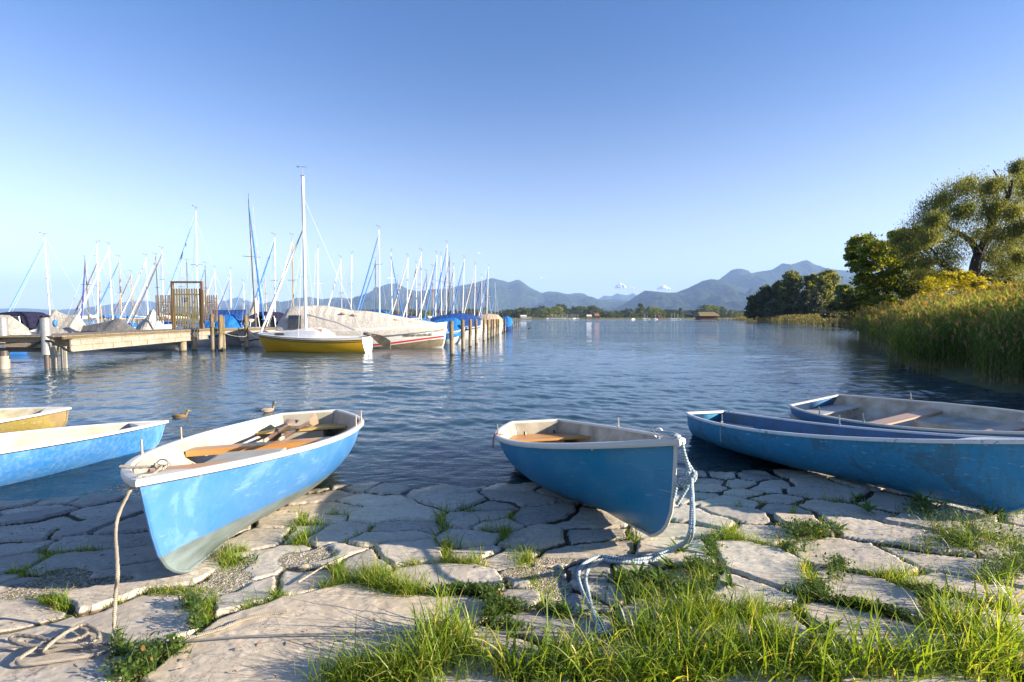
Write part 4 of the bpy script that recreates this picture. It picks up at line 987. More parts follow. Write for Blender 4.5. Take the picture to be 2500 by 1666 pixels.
def sailboat(i, rec, cnt):
    tx, ty, fx, mc, furl, mh, hm, cv = rec
    y = (mh - HC) * F / (777 - ty); X = (fx - CX) / F * y; L = min(7.6, 5.4 + (mh - 7.4) * .6) * (.95 + .1 * random.random()); B = L * .31; D = .9 + .03 * L
    if furl:
        dx = (furl[1] - fx) / F * y; c = max(-.95, min(.95, dx / (L * .50))); yaw = -math.acos(c)
    else: yaw = random.choice((-1, 1)) * R(random.uniform(50, 110))
    root = empty('sailboat', (X, y, 0), (0, 0, yaw))
    key = (mc, furl[0] if furl else None, cv or hm); n = cnt.get(key, 0); cnt[key] = n + 1; tot = sum(1 for b in BOATS if (b[3], b[4][0] if b[4] else None, b[7] or b[6]) == key)
    what = (cv.split('_')[1] + ' cover') if cv else (hm.split('_')[1] + ' hull')
    lab = 'moored sailboat, %s mast, %s, %s' % (MWORD[mc], what, (FWORD[furl[0]] + ' furled sail') if furl else 'bare stay')
    if tot > 1: lab += ', %s such from the left' % ORD[n]
    tag(root, lab, 'sailboat', 'sailboats moored in the marina')
    stm = random.choice(('stripe_red', 'hull_navy', 'hull_blue', 'stripe_dark'))
    hp, P = ship_hull(root, L, B, D, hm, ((.60, .66, stm),)); mx = .06 * L; zd = hp(.5, 1, 1).z
    lean = ((tx - fx) / F * y) * 1.0; ca, sa = math.cos(-yaw), math.sin(-yaw); top = Vector((mx + lean * ca, lean * sa, mh))
    MB().tube([(mx, 0, zd), (mx + lean * ca * .5, lean * sa * .5, mh * .5), top], [.058, .052, .036], 7).build('mast', MCOL[mc], root, True)
    sz = mh * random.uniform(.55, .7); f_ = sz / mh
    MB().tube([(mx + lean * ca * f_, lean * sa * f_ - B * .26, sz), (mx + lean * ca * f_, lean * sa * f_ + B * .26, sz)], .022, 5).build('spreader', MCOL[mc], root)
    mb = MB().tube([top, top + Vector((0, 0, .35))], .012, 4).tube([top + Vector((-.22, .0, .3)), top + Vector((.25, .0, .33))], .012, 4).box(top + Vector((.25, 0, .36)), (.10, .01, .08))
    mb.build('wind_vane', 'mast_dark', root)
    rigging(root, mx, mh * .97, L, B, zd, .010)
    if furl:
        a = hp(.985, 1, 0); b = Vector((top.x, top.y, top.z)) * .97 + Vector((.0, 0, 0)); a.z += .25; pts = [a.lerp(b, k / 6) + Vector((0, 0, -.12 * math.sin(k / 7 * math.pi))) for k in range(7)]
        MB().tube(pts, [.04, .062, .065, .06, .055, .045, .03], 7).build('furled_sail', FCOL[furl[0]], root, True)
    if cv:
        rz = zd + random.uniform(.75, 1.15)
        cover(root, hp, .02, .80 if random.random() < .6 else .95, [(0, zd + .35), (.1, rz - .25), (.45, rz), (.7, rz - .35), (1, zd + .2)], cv, crown=.25)
    else:
        mb = MB(); rows = []
        for x, w_, h in ((-.12, .26, .02), (-.11, .27, .42), (.05, .27, .44), (.16, .20, .36), (.24, .12, .05)):
            rows.append([(x * L, s * w_ * B * k, zd + .04 + h * z) for s, k, z in ((1, 1.1, 0), (1, .95, .8), (1, .6, 1), (-1, .6, 1), (-1, .95, .8), (-1, 1.1, 0))])
        mb.grid(rows); mb.poly(rows[0]); mb.build('cabin', 'deck_white', root, bevel=.03)
        for s in (1, -1): MB().box((-.02 * L, s * .263 * B, zd + .26), (.11 * L, .02, .13)).build('cabin_window', 'window_dark', root, bevel=.02)
        bz = zd + 1.15; bm = random.choice(('sail_blue', 'sail_white', 'sail_navy', 'sail_beige'))
        MB().tube([(mx, 0, bz - .08), (mx - L * .42, 0, bz)], .045, 6).build('boom', MCOL[mc], root)
        MB().tube([(mx - .05, 0, bz + .25), (mx - L * .1, .02, bz + .12), (mx - L * .25, -.02, bz + .11), (mx - L * .40, 0, bz + .06)], [.14, .16, .12, .06], 8).build('sail_cover', bm, root, True)
        MB().box((-L * .46, .0, zd * .6), (.05, .28, zd * 1.3)).build('rudder', 'deck_white', root)
    return root
cnt = {}
for i, rec in enumerate(BOATS): sailboat(i, rec, cnt)

# ------------------------------------------------------------------ yellow sailboat
a = onz(650, 858); b = onz(893, 860); Ly = (b - a).length * 1.12; yaw = math.atan2(a.y - b.y, a.x - b.x)
ys = empty('sailboat', (a + (b - a) * .53).to_tuple(), (0, 0, yaw)); tag(ys, 'yellow hulled sailboat with white deck and raised rudder in front of the big covered yacht', 'sailboat')
hp, P = ship_hull(ys, Ly, 2.2, 1.12, 'hull_yellow', ((.985, .93, 'deck_white'), (.84, .865, 'stripe_dark'), (.90, .925, 'stripe_dark')))
zd = hp(.5, 1, 1).z
MB().grid([[hp(0, v, s) + Vector((-.015, 0, 0)) for s in (1, .5, 0, -.5, -1)] for v in VS[3:]]).build('transom', 'deck_white', ys)
rows = []
for t, w_, h in ((.98, .9, .0), (.93, .88, .10), (.80, .86, .22), (.66, .84, .36), (.52, .82, .52), (.42, .80, .55), (.36, .78, .30), (.345, .75, .10), (.1, .80, .08), (.02, .8, .06)):
    c = hp(t, 1, 1); rows.append([Vector((c.x + (0 if k in (0, 4) else -.02), c.y * w_ * u, c.z + h * z)) for k, (u, z) in enumerate(((1, .0), (.86, .75), (.5, 1), (0, 1.06), (-.5, 1), (-.86, .75), (-1, .0)))])
MB().grid(rows, flip=True).build('cabin_top', 'deck_white', ys, True)
for s in (1, -1):
    c = hp(.72, 1, s); mb = MB(); mb.grid([[(c.x + .30 * math.copysign(abs(math.cos(a_)) ** .5, math.cos(a_)) * k, c.y * .93 + s * .02, c.z + .13 + .075 * math.copysign(abs(math.sin(a_)) ** .6, math.sin(a_)) * k) for a_ in [2 * math.pi * q / 16 for q in range(16)]] for k in (.02, 1)], True)
    mb.build('cabin_window', 'window_dark', ys, solid=.03)
c = hp(.40, 1, 0); MB().box((c.x + .02, .62, c.z + .34), (.50, .05, .42), (R(20), R(-6), 0)).build('hatch', 'thwart_pink', ys, bevel=.01)
mf = at(746, 800, a.y * .53 + b.y * .47); mfx = ((mf - Vector(ys.location)).dot(Vector((math.cos(yaw), math.sin(yaw), 0))))
mh = at(747, 430, mf.y).z
MB().tube([(mfx, 0, zd + .45), (mfx, 0, mh)], [.085, .075], 10).build('mast', 'mast_white', ys, True)
MB().box((mfx + .085, 0, mh * .55), (.02, .03, mh * .8)).build('mast_track', 'mast_dark', ys)
MB().tube([(mfx, 0, mh), (mfx, 0, mh + .5)], .015, 5).tube([(mfx - .28, 0, mh + .52), (mfx + .28, .0, mh + .56)], .014, 5).box((mfx + .3, 0, mh + .56), (.12, .01, .09)).box((mfx, 0, mh + .02), (.26, .12, .04)).build('wind_vane', 'mast_grey', ys)
MB().tube([(mfx - .08, 0, zd + 1.35), (mfx - 2.0, .0, zd + .85), (mfx - 3.05, 0, zd + .42)], .05, 8).build('boom', 'mast_grey', ys, True)
jt = Vector((mfx + .08, 0, at(737, 562, mf.y).z)); jb = hp(.965, 1, 0) + Vector((0, 0, .15))
MB().tube([jb.lerp(jt, k / 8) for k in range(9)], [.06, .075, .075, .07, .065, .06, .055, .045, .03], 7).build('furled_sail', 'sail_white', ys, True)
MB().tube([(mfx, 0, at(752, 480, mf.y).z), hp(.03, 1, 0)], .011, 4, False).build('backstay', 'wire', ys)
for s in (1, -1): MB().tube([(mfx, 0, mh * .8), (mfx - .1, s * 1.0, zd)], .009, 4, False).build('shroud', 'wire', ys)
c = hp(.0, .6, 0); MB().grid([[(c.x - .25 - 1.15 * u, .02, .98 - .55 * u + z * (.10 + .20 * math.sin(u * 2.4))) for z in (-1, 1)] for u in [k / 8 for k in range(9)]]).build('rudder', 'antifoul', ys, solid=.05)
c0 = hp(0, 1, 0); mb = MB()
for yy in (-.5, .5): mb.tube([(c0.x + .2, yy, zd), (c0.x - .35, yy * .6, zd + .22), (c0.x - .42, yy * .5, zd - .3)], .018, 6)
mb.tube([(c0.x - .35, -.3, zd + .22), (c0.x - .35, .3, zd + .22)], .018, 6).build('ladder', 'steel', ys, True)
MB().tube([hp(.02, 1, 1) + Vector((0, 0, .03)), (c0.x - .55, .3, zd + .1), (c0.x - .6, .2, zd + .12)], .02, 6).ball((c0.x + .12, -.2, zd + .18), (.25, .2, .12)).build('tiller', 'mast_dark', ys, True)

# ------------------------------------------------------------------ big white yacht under a pale cover
bw = Vector((at(1092, 800, 32.5).x, 32.5, 0)); st = Vector((at(684, 800, 31.0).x, 31.2, 0)); Lw = (bw - st).length; yaw = math.atan2(bw.y - st.y, bw.x - st.x)
yw = empty('sailing_yacht', (st + (bw - st) * .45).to_tuple(), (0, 0, yaw)); tag(yw, 'long white yacht under a pale canvas cover with red waterline stripe and lettering', 'yacht')
Pw = (Lw, 2.9, 1.72, .72, .42, -.3, .25, .26, .62); zw = -.42
def hw(t, v, s, out=0): p = hullp(Pw, t, v, s, out); return Vector((p.x - Lw * .45, p.y, p.z + zw))
mb = MB()
for s in (1, -1): mb.grid([[hw(t, v, s) for v in VS] for t in TS], flip=(s > 0))
mb.grid([[hw(0, v, 1), hw(0, v, -1)] for v in VS]); mb.build('hull', 'gel_white', yw, True, merge=True)
for v0, v1, m in ((.50, .555, 'stripe_red'), (.20, .46, 'antifoul')):
    mb = MB()
    for s in (1, -1): mb.grid([[hw(t, v, s) + Vector((0, s * .012, 0)) for v in (v0, (v0 + v1) / 2, v1)] for t in TS[1:-2]])
    mb.build('stripe' if m == 'stripe_red' else 'boot_top', m, yw, True)
def zof(px, py): return at(px, py, 31.7).z
rd = []
for px, py in ((1096, 797), (1050, 786), (1010, 780), (980, 774), (940, 766), (900, 760), (860, 758), (850, 756), (800, 747), (760, 746), (740, 750)):
    x = (at(px, py, 31.7).x - yw.location.x) / math.cos(yaw); rd.append(((x + Lw * .45) / Lw, zof(px, py)))
rd = sorted(rd); cover(yw, hw, .16, .985, rd, 'tarp_white', 'boat_cover', .30, 60, .55, .90)
# bowed hood at the stern with a clear window and open end
rows = []
for t, zr in ((-.005, 1.55), (.02, 2.05), (.055, 2.62), (.075, 2.74), (.12, 2.80), (.165, 2.78), (.20, 2.72)):
    a = hw(max(t, 0), .92, 1); rows.append([Vector((-Lw * .45 + t * Lw, a.y * 1.05 * math.copysign(abs(u) ** .6, u), a.z + (zr - a.z) * (1 - abs(u) ** 3.2))) for u in [-1 + k / 7 for k in range(15)]])
MB().grid(rows).build('hood', 'tarp_white', yw, True)
rr_ = []
for t in (.075, .10, .125, .15):
    a = hw(t, .92, -1); rr_.append([Vector((-Lw * .45 + t * Lw, a.y * 1.05 * u - .03, z)) for u, z in ((1.0, 1.32), (.995, 1.6), (.96, 1.95), (.90, 2.18))])
MB().grid(rr_).build('hood_window', 'window_dark', yw)
for k, (px, py) in enumerate(((846, 766), (872, 769), (968, 782), (1000, 788), (1034, 792))):
    x = (at(px, py, 31.7).x - yw.location.x) / math.cos(yaw); t = (x + Lw * .45) / Lw; yv = hw(t, .9, -1).y * .62
    MB().ball((x, yv, at(px, py, 31.7 + yv).z), (.22, .10, .085), 10, 6).build('vent_cowl', 'tarp_beige', yw, True)
def text(s, size, mat, parent, loc, rot, name='lettering', ext=.004):
    cu = bpy.data.curves.new(name, 'FONT'); cu.body = s; cu.size = size; cu.extrude = ext; cu.align_x = 'LEFT'; cu.offset = .025 * size
    tmp = bpy.data.objects.new('tmp', cu); COL.objects.link(tmp); dg = bpy.context.evaluated_depsgraph_get(); me = bpy.data.meshes.new_from_object(tmp.evaluated_get(dg))
    bpy.data.objects.remove(tmp); me.materials.clear(); me.materials.append(M(mat)); o = bpy.data.objects.new(name, me); COL.objects.link(o); o.parent = parent
    o.location = loc; o.rotation_euler = rot; return o
def on_hull(o, hf, side, L, x0, shear=0.0):      # wrap flat lettering on the hull side
    for vt in o.data.vertices:
        X = o.location.x + vt.co.x; Z = o.location.z + vt.co.y + shear * vt.co.x; t = (X - x0) / L; lo, hi = 0, 1
        for _ in range(18):
            m = (lo + hi) / 2
            if hf(t, m, side).z < Z: lo = m
            else: hi = m
        p = hf(t, lo, side); vt.co = Vector((X, p.y + side * (.014 + vt.co.z), Z))
    o.location = (0, 0, 0); o.rotation_euler = (0, 0, 0)
def hx(px, py, y): p = at(px, py, y); return (p.x - yw.location.x) / math.cos(yaw), p.z
x, z = hx(980, 823, 31.2); x2, _ = hx(1050, 820, 31.4)
o = text('steiner-nautic.at', 1, 'mast_dark', yw, (0, 0, 0), (0, 0, 0)); wd = max(v.co.x for v in o.data.vertices); k = (x2 - x) / wd
for vt in o.data.vertices: vt.co *= k; vt.co.z *= .2
o.location = (x, 0, z); on_hull(o, hw, -1, Lw, -Lw * .45, .035)
x, z = hx(1064, 811, 31.8)
o = text('FS-942', .26, 'sail_beige', yw, (x, 0, z), (0, 0, 0)); on_hull(o, hw, -1, Lw, -Lw * .45, .04)

# ------------------------------------------------------------------ mooring piles
MB().tube([(0, 0, -1.5), (0.01, 0, .4), (0, .01, 1.2), (0, 0, 1.86), (0, 0, 1.885)], [.125, .125, .12, .115, .09], 14).build('mooring_pile', 'pile_wood', None, True)
pile0 = bpy.data.objects['mooring_pile']; first = True
def pile(x, y, top, lab, group, s=1.0, tilt=0):
    global first
    o = pile0 if first else pile0.copy()
    if not first: COL.objects.link(o)
    first = False; o.location = (x, y, 0); o.scale = (s, s, top / 1.885); o.rotation_euler = (R(random.uniform(-1.2, 1.2)), R(tilt + random.uniform(-1, 1)), random.uniform(0, 6)); tag(o, lab, 'mooring pile', group)
    return o
pxs = [1103, 1130, 1148, 1163, 1181, 1192, 1200, 1205, 1212, 1217, 1222, 1227, 1233, 1238, 1244, 1248, 1253, 1258, 1262, 1267]
x0_, y0_ = onz(1103, 867).x, onz(1103, 867).y; x1_, y1_ = onz(1267, 794).x, onz(1267, 794).y; sl_ = (x1_ - x0_) / (y1_ - y0_)
for i, px in enumerate(pxs):
    y = (F * (x0_ - sl_ * y0_)) / (px - CX - F * sl_)
    lab = 'weathered wooden pile, %s from the near end of the long row right of the yacht' % (ORD[i] if i < 12 else str(i + 1) + 'th')
    o = pile(x0_ + sl_ * (y - y0_), y, 1.88 + random.uniform(-.06, .06), lab, 'mooring piles in the long row')
for px, py, tp, s, lab in ((521, 857, 2.25, 1.0, 'pile beside the jetty right of the gate, roped, left of the cluster'), (539, 857, 2.2, 1.0, 'pale topped pile in the middle of the cluster right of the gate'), (547, 855, 2.1, .8, 'thinner pile at the right of the cluster by the gate'),
    (602, 851, 2.2, 1.0, 'single pile with a dark rope coil at the end of the cross jetty'), (39, 836, 1.8, .8, 'short pile in front of the blue boat cover at the left edge'), (144, 838, 2.0, 1.0, 'thick dark pile with wound rope beside the galvanised post'),
    (186, 826, 1.9, .9, 'slim pale pile in front of the yellow hull'), (244, 820, 1.9, .8, 'small pile left of the grey tarpaulin peak'), (259, 820, 1.9, .9, 'broad pale pile left of the grey tarpaulin peak'),
    (338, 826, 1.9, .8, 'pile right of the grey tarpaulin'), (354, 828, 1.95, 1.0, 'pile left of the gate fence, wider one'), (381, 824, 1.9, .8, 'pile at the left foot of the gate fence'), (652, 832, 2.1, 1.0, 'light headed pile behind the bow of the yellow sailboat')):
    p = onz(px, py); pile(p.x, p.y, tp, lab, 'mooring piles around the jetty', s)
p = onz(521, 857); mb = MB()
for k in range(3): mb.tube([(.16 * math.cos(a), .16 * math.sin(a), 1.55 + .05 * k + .02 * math.sin(3 * a + k)) for a in [j * math.pi / 8 for j in range(17)]], .03, 6, False)
def coil(px, py, dz, mat, lab):
    p = onz(px, py); mb = MB()
    for k in range(4): mb.tube([(.15 * math.cos(a), .15 * math.sin(a), dz + .05 * k + .03 * math.sin(2 * a + k)) for a in [j * math.pi / 8 for j in range(17)]], .028, 6, False)
    o = mb.build('rope_coil', mat, None, True); o.location = p; tag(o, lab, 'rope')
coil(521, 857, 1.5, 'rope_plain_dark' if 'rope_plain_dark' in MATS else 'wire_grey', 'dark rope wound around the pile right of the gate'); coil(602, 851, 1.55, 'wire_grey', 'dark rope wound around the single pile at the end of the cross jetty')
coil(144, 838, 1.7, 'sail_beige', 'pale rope wound around the thick pile by the galvanised post')

# ------------------------------------------------------------------ jetty with steel girder, and its gate
J0 = Vector((-18.0, 18.9, 0)); J1 = Vector((-20.1, 30.6, 0)); jd = (J1 - J0).normalized(); jn = Vector((-jd.y, jd.x, 0)); DZ = 1.31; JL = (J1 - J0).length + .8
jet = empty('jetty', J0, (0, 0, math.atan2(jd.y, jd.x))); tag(jet, 'wooden jetty on a riveted pale steel girder running out to the gate', 'jetty')
mb = MB(); n = int(JL / .16)
for k in range(n): mb.box((-.3 + .16 * k + .08, 1.05, DZ - .03 + random.uniform(-.004, .004)), (.145, 2.35 + random.uniform(-.04, .04), .05))
mb.build('deck', 'deck_wood', jet)
MB().box((JL / 2 - .2, -.09, DZ - .11), (JL, .08, .10)).box((JL / 2 - .2, 2.19, DZ - .11), (JL, .08, .10)).build('edge_beam', 'edge_wood', jet, bevel=.01)
mb = MB().box((JL / 2, -.06, DZ - .42), (JL - .5, .05, .50)); g = mb.build('girder', 'girder_paint', jet)
MB().box((JL / 2, 2.16, DZ - .42), (JL - .5, .05, .50)).build('girder', 'girder_paint', jet)
mb = MB().box((JL / 2, -.10, DZ - .41), (JL - .5, .05, .03)).box((JL / 2, -.10, DZ - .665), (JL - .5, .06, .03)).box((JL / 2, -.10, DZ - .175), (JL - .5, .06, .03))
for k in range(9): mb.box((.8 + k * 1.35, -.098, DZ - .29), (.045, .05, .20)); mb.box((1.5 + k * 1.35, -.098, DZ - .54), (.045, .05, .22))
mb.build('girder_flange', 'girder_paint', g)
mb = MB()
for k in range(62):
    for z in (.245, .33, .47, .60): mb.box((.4 + k * .19 + (.09 if z in (.33, .60) else 0), -.088, DZ - z), (.038, .012, .038))
mb.build('rivets', 'beam_wood', g)['kind'] = 'stuff'
for px, py, rad in ((447, 858, .19), (475, 856, .16)):
    p = jet.matrix_world.inverted() @ onz(px, py) if False else Matrix.LocRotScale(jet.location, jet.rotation_euler, None).inverted() @ onz(px, py)
    MB().tube([(p.x, p.y, -1.5), (p.x, p.y, DZ - .5)], rad, 12).build('support_pile', 'pile_wood', jet, True)
# near end: cross beams, steel box bracket, posts
e = Matrix.LocRotScale(jet.location, jet.rotation_euler, None).inverted()
mb = MB(); A_ = e @ Vector((-17.95, 18.75, DZ - .12)); B_ = e @ Vector((-24.5, 18.4, DZ - .12)); mb.beam(e @ Vector((-18.25, 18.72, DZ - .17)), e @ Vector((-25, 18.4, DZ - .17)), .12, .20)
mb.build('cross_beam', 'beam_wood', jet, bevel=.015)
MB().beam(e @ Vector((-18.35, 18.70, DZ - .38)), e @ Vector((-25, 18.38, DZ - .38)), .14, .17).build('cross_beam', 'beam_wood', jet, bevel=.015)
MB().beam(e @ Vector((-18.1, 18.95, DZ - .03)), e @ Vector((-25, 18.75, DZ - .03)), .8, .05).build('deck_end', 'deck_wood', jet)
MB().beam(e @ Vector((-18.6, 18.9, DZ - .58)), e @ Vector((-25, 18.6, DZ - .58)), .2, .16).build('under_beam', 'mast_dark', jet)
mb = MB().box(tuple(e @ Vector((-18.35, 18.7, .28))), (.05, .42, 1.2)).box(tuple(e @ Vector((-18.0, 18.75, .28))), (.12, .05, 1.2)).box(tuple(e @ Vector((-18.12, 18.66, .28))), (.04, .05, 1.25)).box(tuple(e @ Vector((-18.55, 18.66, .28))), (.04, .05, 1.25)).box(tuple(e @ Vector((-17.78, 18.7, .28))), (.06, .10, 1.2))
mb.build('bracket', 'girder_paint', jet, bevel=.01)
pts = [e @ Vector((-19.2 + 1.75 * k / 10, 18.55, DZ - .62 + .42 * math.sin(math.pi * min(1, k / 10 * 1.05)))) for k in range(11)]
MB().tube(pts, .045, 8).build('fender', 'black_plastic', jet, True)
for px, wt, lab in ((12, 900, 'left galvanised steel tube post at the near end of the jetty'), (116, 900, 'right galvanised steel tube post with a rusty cap at the near end of the jetty')):
    p = onz(px, wt); o = MB().tube([(0, 0, .55 if px > 50 else DZ - .02), (0, 0, 2.0)], .155, 18).build('steel_post', 'galvanised', None, True)
    q = empty('steel_post', p); o.name = 'tube'; o.parent = q; tag(q, lab, 'post', 'steel posts of the jetty')
    MB().tube([(0, 0, 1.99), (0, 0, 2.015)], .162, 18).build('rim', 'rusty_steel', q, True)
    if px < 50: MB().tube([(0, 0, -1.5), (0, 0, .5)], .16, 16).build('concrete_foot', 'girder_paint', q, True)
    MB().tube([(0, 0, .5 if px < 50 else -1.5), (0, 0, DZ - .6)], .15 if px < 50 else .09, 16).build('lower_tube', 'mast_dark', q, True)
# cross jetty beyond the gate
cj = empty('jetty', (-20.2, 31.3, 0), (0, 0, math.atan2(34.6 - 31.0, 3.4))); tag(cj, 'short wooden cross jetty with a pale beam right of the gate', 'jetty')
MB().box((2.3, .6, DZ - .03), (5.4, 1.4, .06)).build('deck', 'deck_wood', cj, bevel=.01)
MB().box((2.2, -.12, DZ - .12), (5.4, .07, .11)).build('edge_beam', 'edge_wood', cj); MB().box((1.9, -.10, DZ - .30), (4.6, .05, .24)).build('girder', 'girder_paint', cj)
# gate across the jetty
gp = at(424, 803, 30.6); gq = at(496, 803, 30.6); gp.z = gq.z = DZ; gw = (gq - gp).length; top = at(460, 687, 30.6).z - DZ; mid = at(460, 706, 30.6).z - DZ
gt = empty('gate', gp, (0, 0, 0)); tag(gt, 'tall wooden slat gate in a brown portal frame with slat wings on the jetty', 'gate')
fr = MB().box((0, 0, top / 2), (.12, .16, top)).box((gw, 0, top / 2), (.12, .16, top)).box((gw / 2, 0, top - .06), (gw - .12, .16, .12)).build('frame', 'gate_frame', gt, bevel=.01)
dr = empty('door', (0, 0, 0)); bpy.data.objects.remove(dr)
mb = MB()
for k in range(11): mb.box((.14 + k * (gw - .28) / 10, -.03, mid / 2 + .03), (.085, .05, mid - .02 + .02 * (k % 3)), (0, R((k % 3 - 1) * .25), 0))
for z in (.35, mid - .35): mb.box((gw / 2, .03, z), (gw - .18, .04, .06))
door = mb.build('door', 'gate_slat', gt)
MB().box((gw * .47, -.07, mid * .77), (.24, .02, .13)).box((gw * .47, -.07, mid * .70), (.22, .02, .07)).build('sign_plate', 'mast_dark', door)
MB().box((gw * .47, -.083, mid * .785), (.17, .006, .018)).box((gw * .47, -.083, mid * .765), (.13, .006, .014)).build('sign_line', 'mast_white', door)
for side, x0g, x1g, n in ((-1, -1.02, -.12, 7), (1, gw + .10, gw + .95, 7)):
    mb = MB(); zt = at(460, 721, 30.6).z - DZ
    for k in range(n):
        u = k / (n - 1); hh = zt + (.35 if side > 0 and k < 2 else 0); mb.box((x0g + (x1g - x0g) * u, -.06, hh * .5 + (.24 if True else 0)), (.065, .04, hh - .48), (0, R(random.uniform(-1.5, 1.5)), 0))
    for z in (.6, zt - .45): mb.box(((x0g + x1g) / 2, 0, z), (x1g - x0g, .03, .04))
    mb.build('side_fence', 'fence_slat', gt)
    MB().tube(spline([((x0g + x1g) / 2 + .3 * math.sin(k * 2.4), .06, .5 + (zt - .8) * k / 12) for k in range(13)], 5), .012, 4).build('barbed_wire', 'mast_dark', gt)

# ------------------------------------------------------------------ other covered boats
def covered(px0, px1, pyw, y, H, D, hm, cm, ridge, lab, B=2.0, cat='boat', drop=.25, stripes=None, crown=.12, t0=0.0, t1=.99, yo=0):
    a = at(px0, pyw, y); b = at(px1, pyw, y + yo); L = (Vector((b.x, b.y, 0)) - Vector((a.x, a.y, 0))).length
    yaw = math.atan2(b.y - a.y, b.x - a.x); root = empty('covered_boat', (a.x + (b.x - a.x) * .45, a.y + (b.y - a.y) * .45, 0), (0, 0, yaw)); tag(root, lab, cat)
    hp, P = ship_hull(root, L, B, D, hm, stripes)
    cover(root, hp, t0, t1, [(t, at(px0, pz, y).z) for t, pz in ridge], cm, 'boat_cover', drop, 30, crown); return root
covered(352, 165, 830, 33, 1, .9, 'gel_cream', 'tarp_grey', [(0, 808), (.08, 806), (.30, 778), (.36, 776), (.42, 783), (.75, 795), (.82, 794), (1, 812)], 'boat under a dark grey tarpaulin with one sharp peak beside the jetty', 2.2)
covered(222, 74, 820, 33, 1, 1.1, 'hull_lemon', 'tarp_pale', [(0, 800), (.12, 795), (.20, 768), (.36, 770), (.52, 762), (.58, 752), (.66, 775), (1, 795)], 'yellow and olive hulled boat under a light grey tent cover behind the thick pile', 2.4)
covered(-40, 72, 822, 26, 1, 1.1, 'hull_blue', 'tarp_pale', [(0, 772), (.3, 768), (.6, 770), (.85, 790), (1, 803)], 'blue hulled boat under a pale tent cover at the left edge', 2.2)
covered(490, 598, 822, 35, 1, 1.3, 'gel_white', 'tarp_blue', [(0, 775), (.35, 771), (.74, 768), (.8, 772), (1, 797)], 'boat under a bright blue peaked tarpaulin right of the gate', 2.4)
covered(520, 602, 800, 42, 1, 1.2, 'hull_navy', 'tarp_navy', [(0, 757), (.5, 757), (1, 756)], 'boat under a flat darker blue awning behind the bright blue tarpaulin', 2.2)
covered(215, 445, 845, 30.5, 1, .62, 'gel_white', 'tarp_pale', [(0, 846), (.3, 843), (.7, 838), (1, 845)], 'low open white and orange boat lying behind the jetty, seen under the girder', 1.6, crown=.5)
covered(1050, 1176, 830, 43, 1, 1.35, 'gel_white', 'tarp_navy', [(0, 776), (.3, 768), (.6, 764), (.85, 769), (1, 778)], 'white boat with a long navy cover behind the first piles', 2.4, drop=.1)
covered(1062, 1135, 832, 37, 1, 1.2, 'gel_white', 'tarp_blue', [(0, 782), (.3, 778), (.7, 776), (1, 790)], 'white boat with a bright blue cover just behind the bow of the big yacht', 2.2, drop=.35)
covered(1165, 1228, 808, 62, 1, 1.3, 'gel_white', 'tarp_beige', [(0, 772), (.4, 766), (.8, 768), (1, 780)], 'boat under a beige cover behind the pile row', 2.4)
covered(1225, 1252, 800, 76, 1, 1.3, 'hull_navy', 'tarp_blue', [(0, 776), (.5, 772), (1, 778)], 'last small boat under a blue cover at the far end of the pile row', 2.2)
covered(895, 952, 800, 52, 1, 1.4, 'gel_white', 'tarp_blue', [(0, 760), (.5, 756), (1, 762)], 'boat under a blue cover showing above the left part of the pale yacht cover', 2.4)
covered(950, 992, 800, 48, 1, 1.4, 'gel_cream', 'tarp_navy', [(0, 768), (.5, 766), (1, 772)], 'boat under a darker blue cover above the middle of the pale yacht cover', 2.4)
covered(596, 660, 815, 41, 1, 1.3, 'gel_white', 'tarp_grey', [(0, 782), (.5, 779), (1, 784)], 'white boat with a low grey cover right of the blue tarpaulins', 2.2)
covered(340, 398, 812, 38, 1, 1.3, 'gel_white', 'tarp_white', [(0, 790), (.25, 780), (.5, 760), (.62, 754), (.8, 770), (1, 792)], 'small boat under a white pointed cover left of the gate fence', 2.0)
# beige gathered sail hanging at the dark mast
p = at(616, 760, 39); o = MB().tube([(0, 0, 0.2), (.1, 0, -.3), (-.1, 0, -1.0), (-.45, 0, -1.45), (-.9, 0, -1.55)], [.10, .22, .38, .34, .08], 10).build('gathered_sail', 'sail_beige', None, True)
o.location = at(622, 735, 38); tag(o, 'beige gathered sail hanging at the foot of the tall dark mast', 'sail')
# motor boats with navy hoods
def motorboat(px0, px1, y, lab, yaw_s=1):
    a = at(px0, 800, y); b = at(px1, 800, y); L = abs(b.x - a.x) * 1.25; root = empty('motor_boat', ((a.x + b.x) / 2, y, 0), (0, 0, 0 if yaw_s > 0 else math.pi)); tag(root, lab, 'motor boat', 'motor boats with navy hoods')
    hp, P = ship_hull(root, L, 2.4, 1.35, 'gel_white', ((.86, .92, 'hull_navy'),)); zt = at(px0, 761, y).z; zd = hp(.5, 1, 1).z; rows = []
    for u, h in ((-.44, .1), (-.40, .72), (-.30, .95), (-.1, 1.0), (.12, .97), (.24, .82), (.33, .2)):
        rows.append([Vector((u * L, 1.08 * math.copysign(abs(k) ** .6, k), zd + (zt - zd) * h * (1 - abs(k) ** 5 * .25))) for k in [-1 + j / 5 for j in range(11)]])
    MB().grid(rows).build('hood', 'tarp_darkblue', root, True)
    for s in (1, -1):
        for x0, x1 in ((-.38, -.12), (-.08, .24)):
            MB().grid([[(x0 * L + .1, s * 1.10, zd + .02), (x1 * L, s * 1.10, zd + .02)], [(x0 * L + .25, s * 1.07, zd + (zt - zd) * .72), (x1 * L - .15, s * 1.07, zd + (zt - zd) * .72)]]).build('hood_window', 'window_dark', root)
            MB().tube([(x0 * L + .1, s * 1.11, zd + .02), (x0 * L + .25, s * 1.08, zd + (zt - zd) * .74), (x1 * L - .15, s * 1.08, zd + (zt - zd) * .74), (x1 * L, s * 1.11, zd + .02)], .03, 6).build('hood_frame', 'gel_white', root, True)
    return root
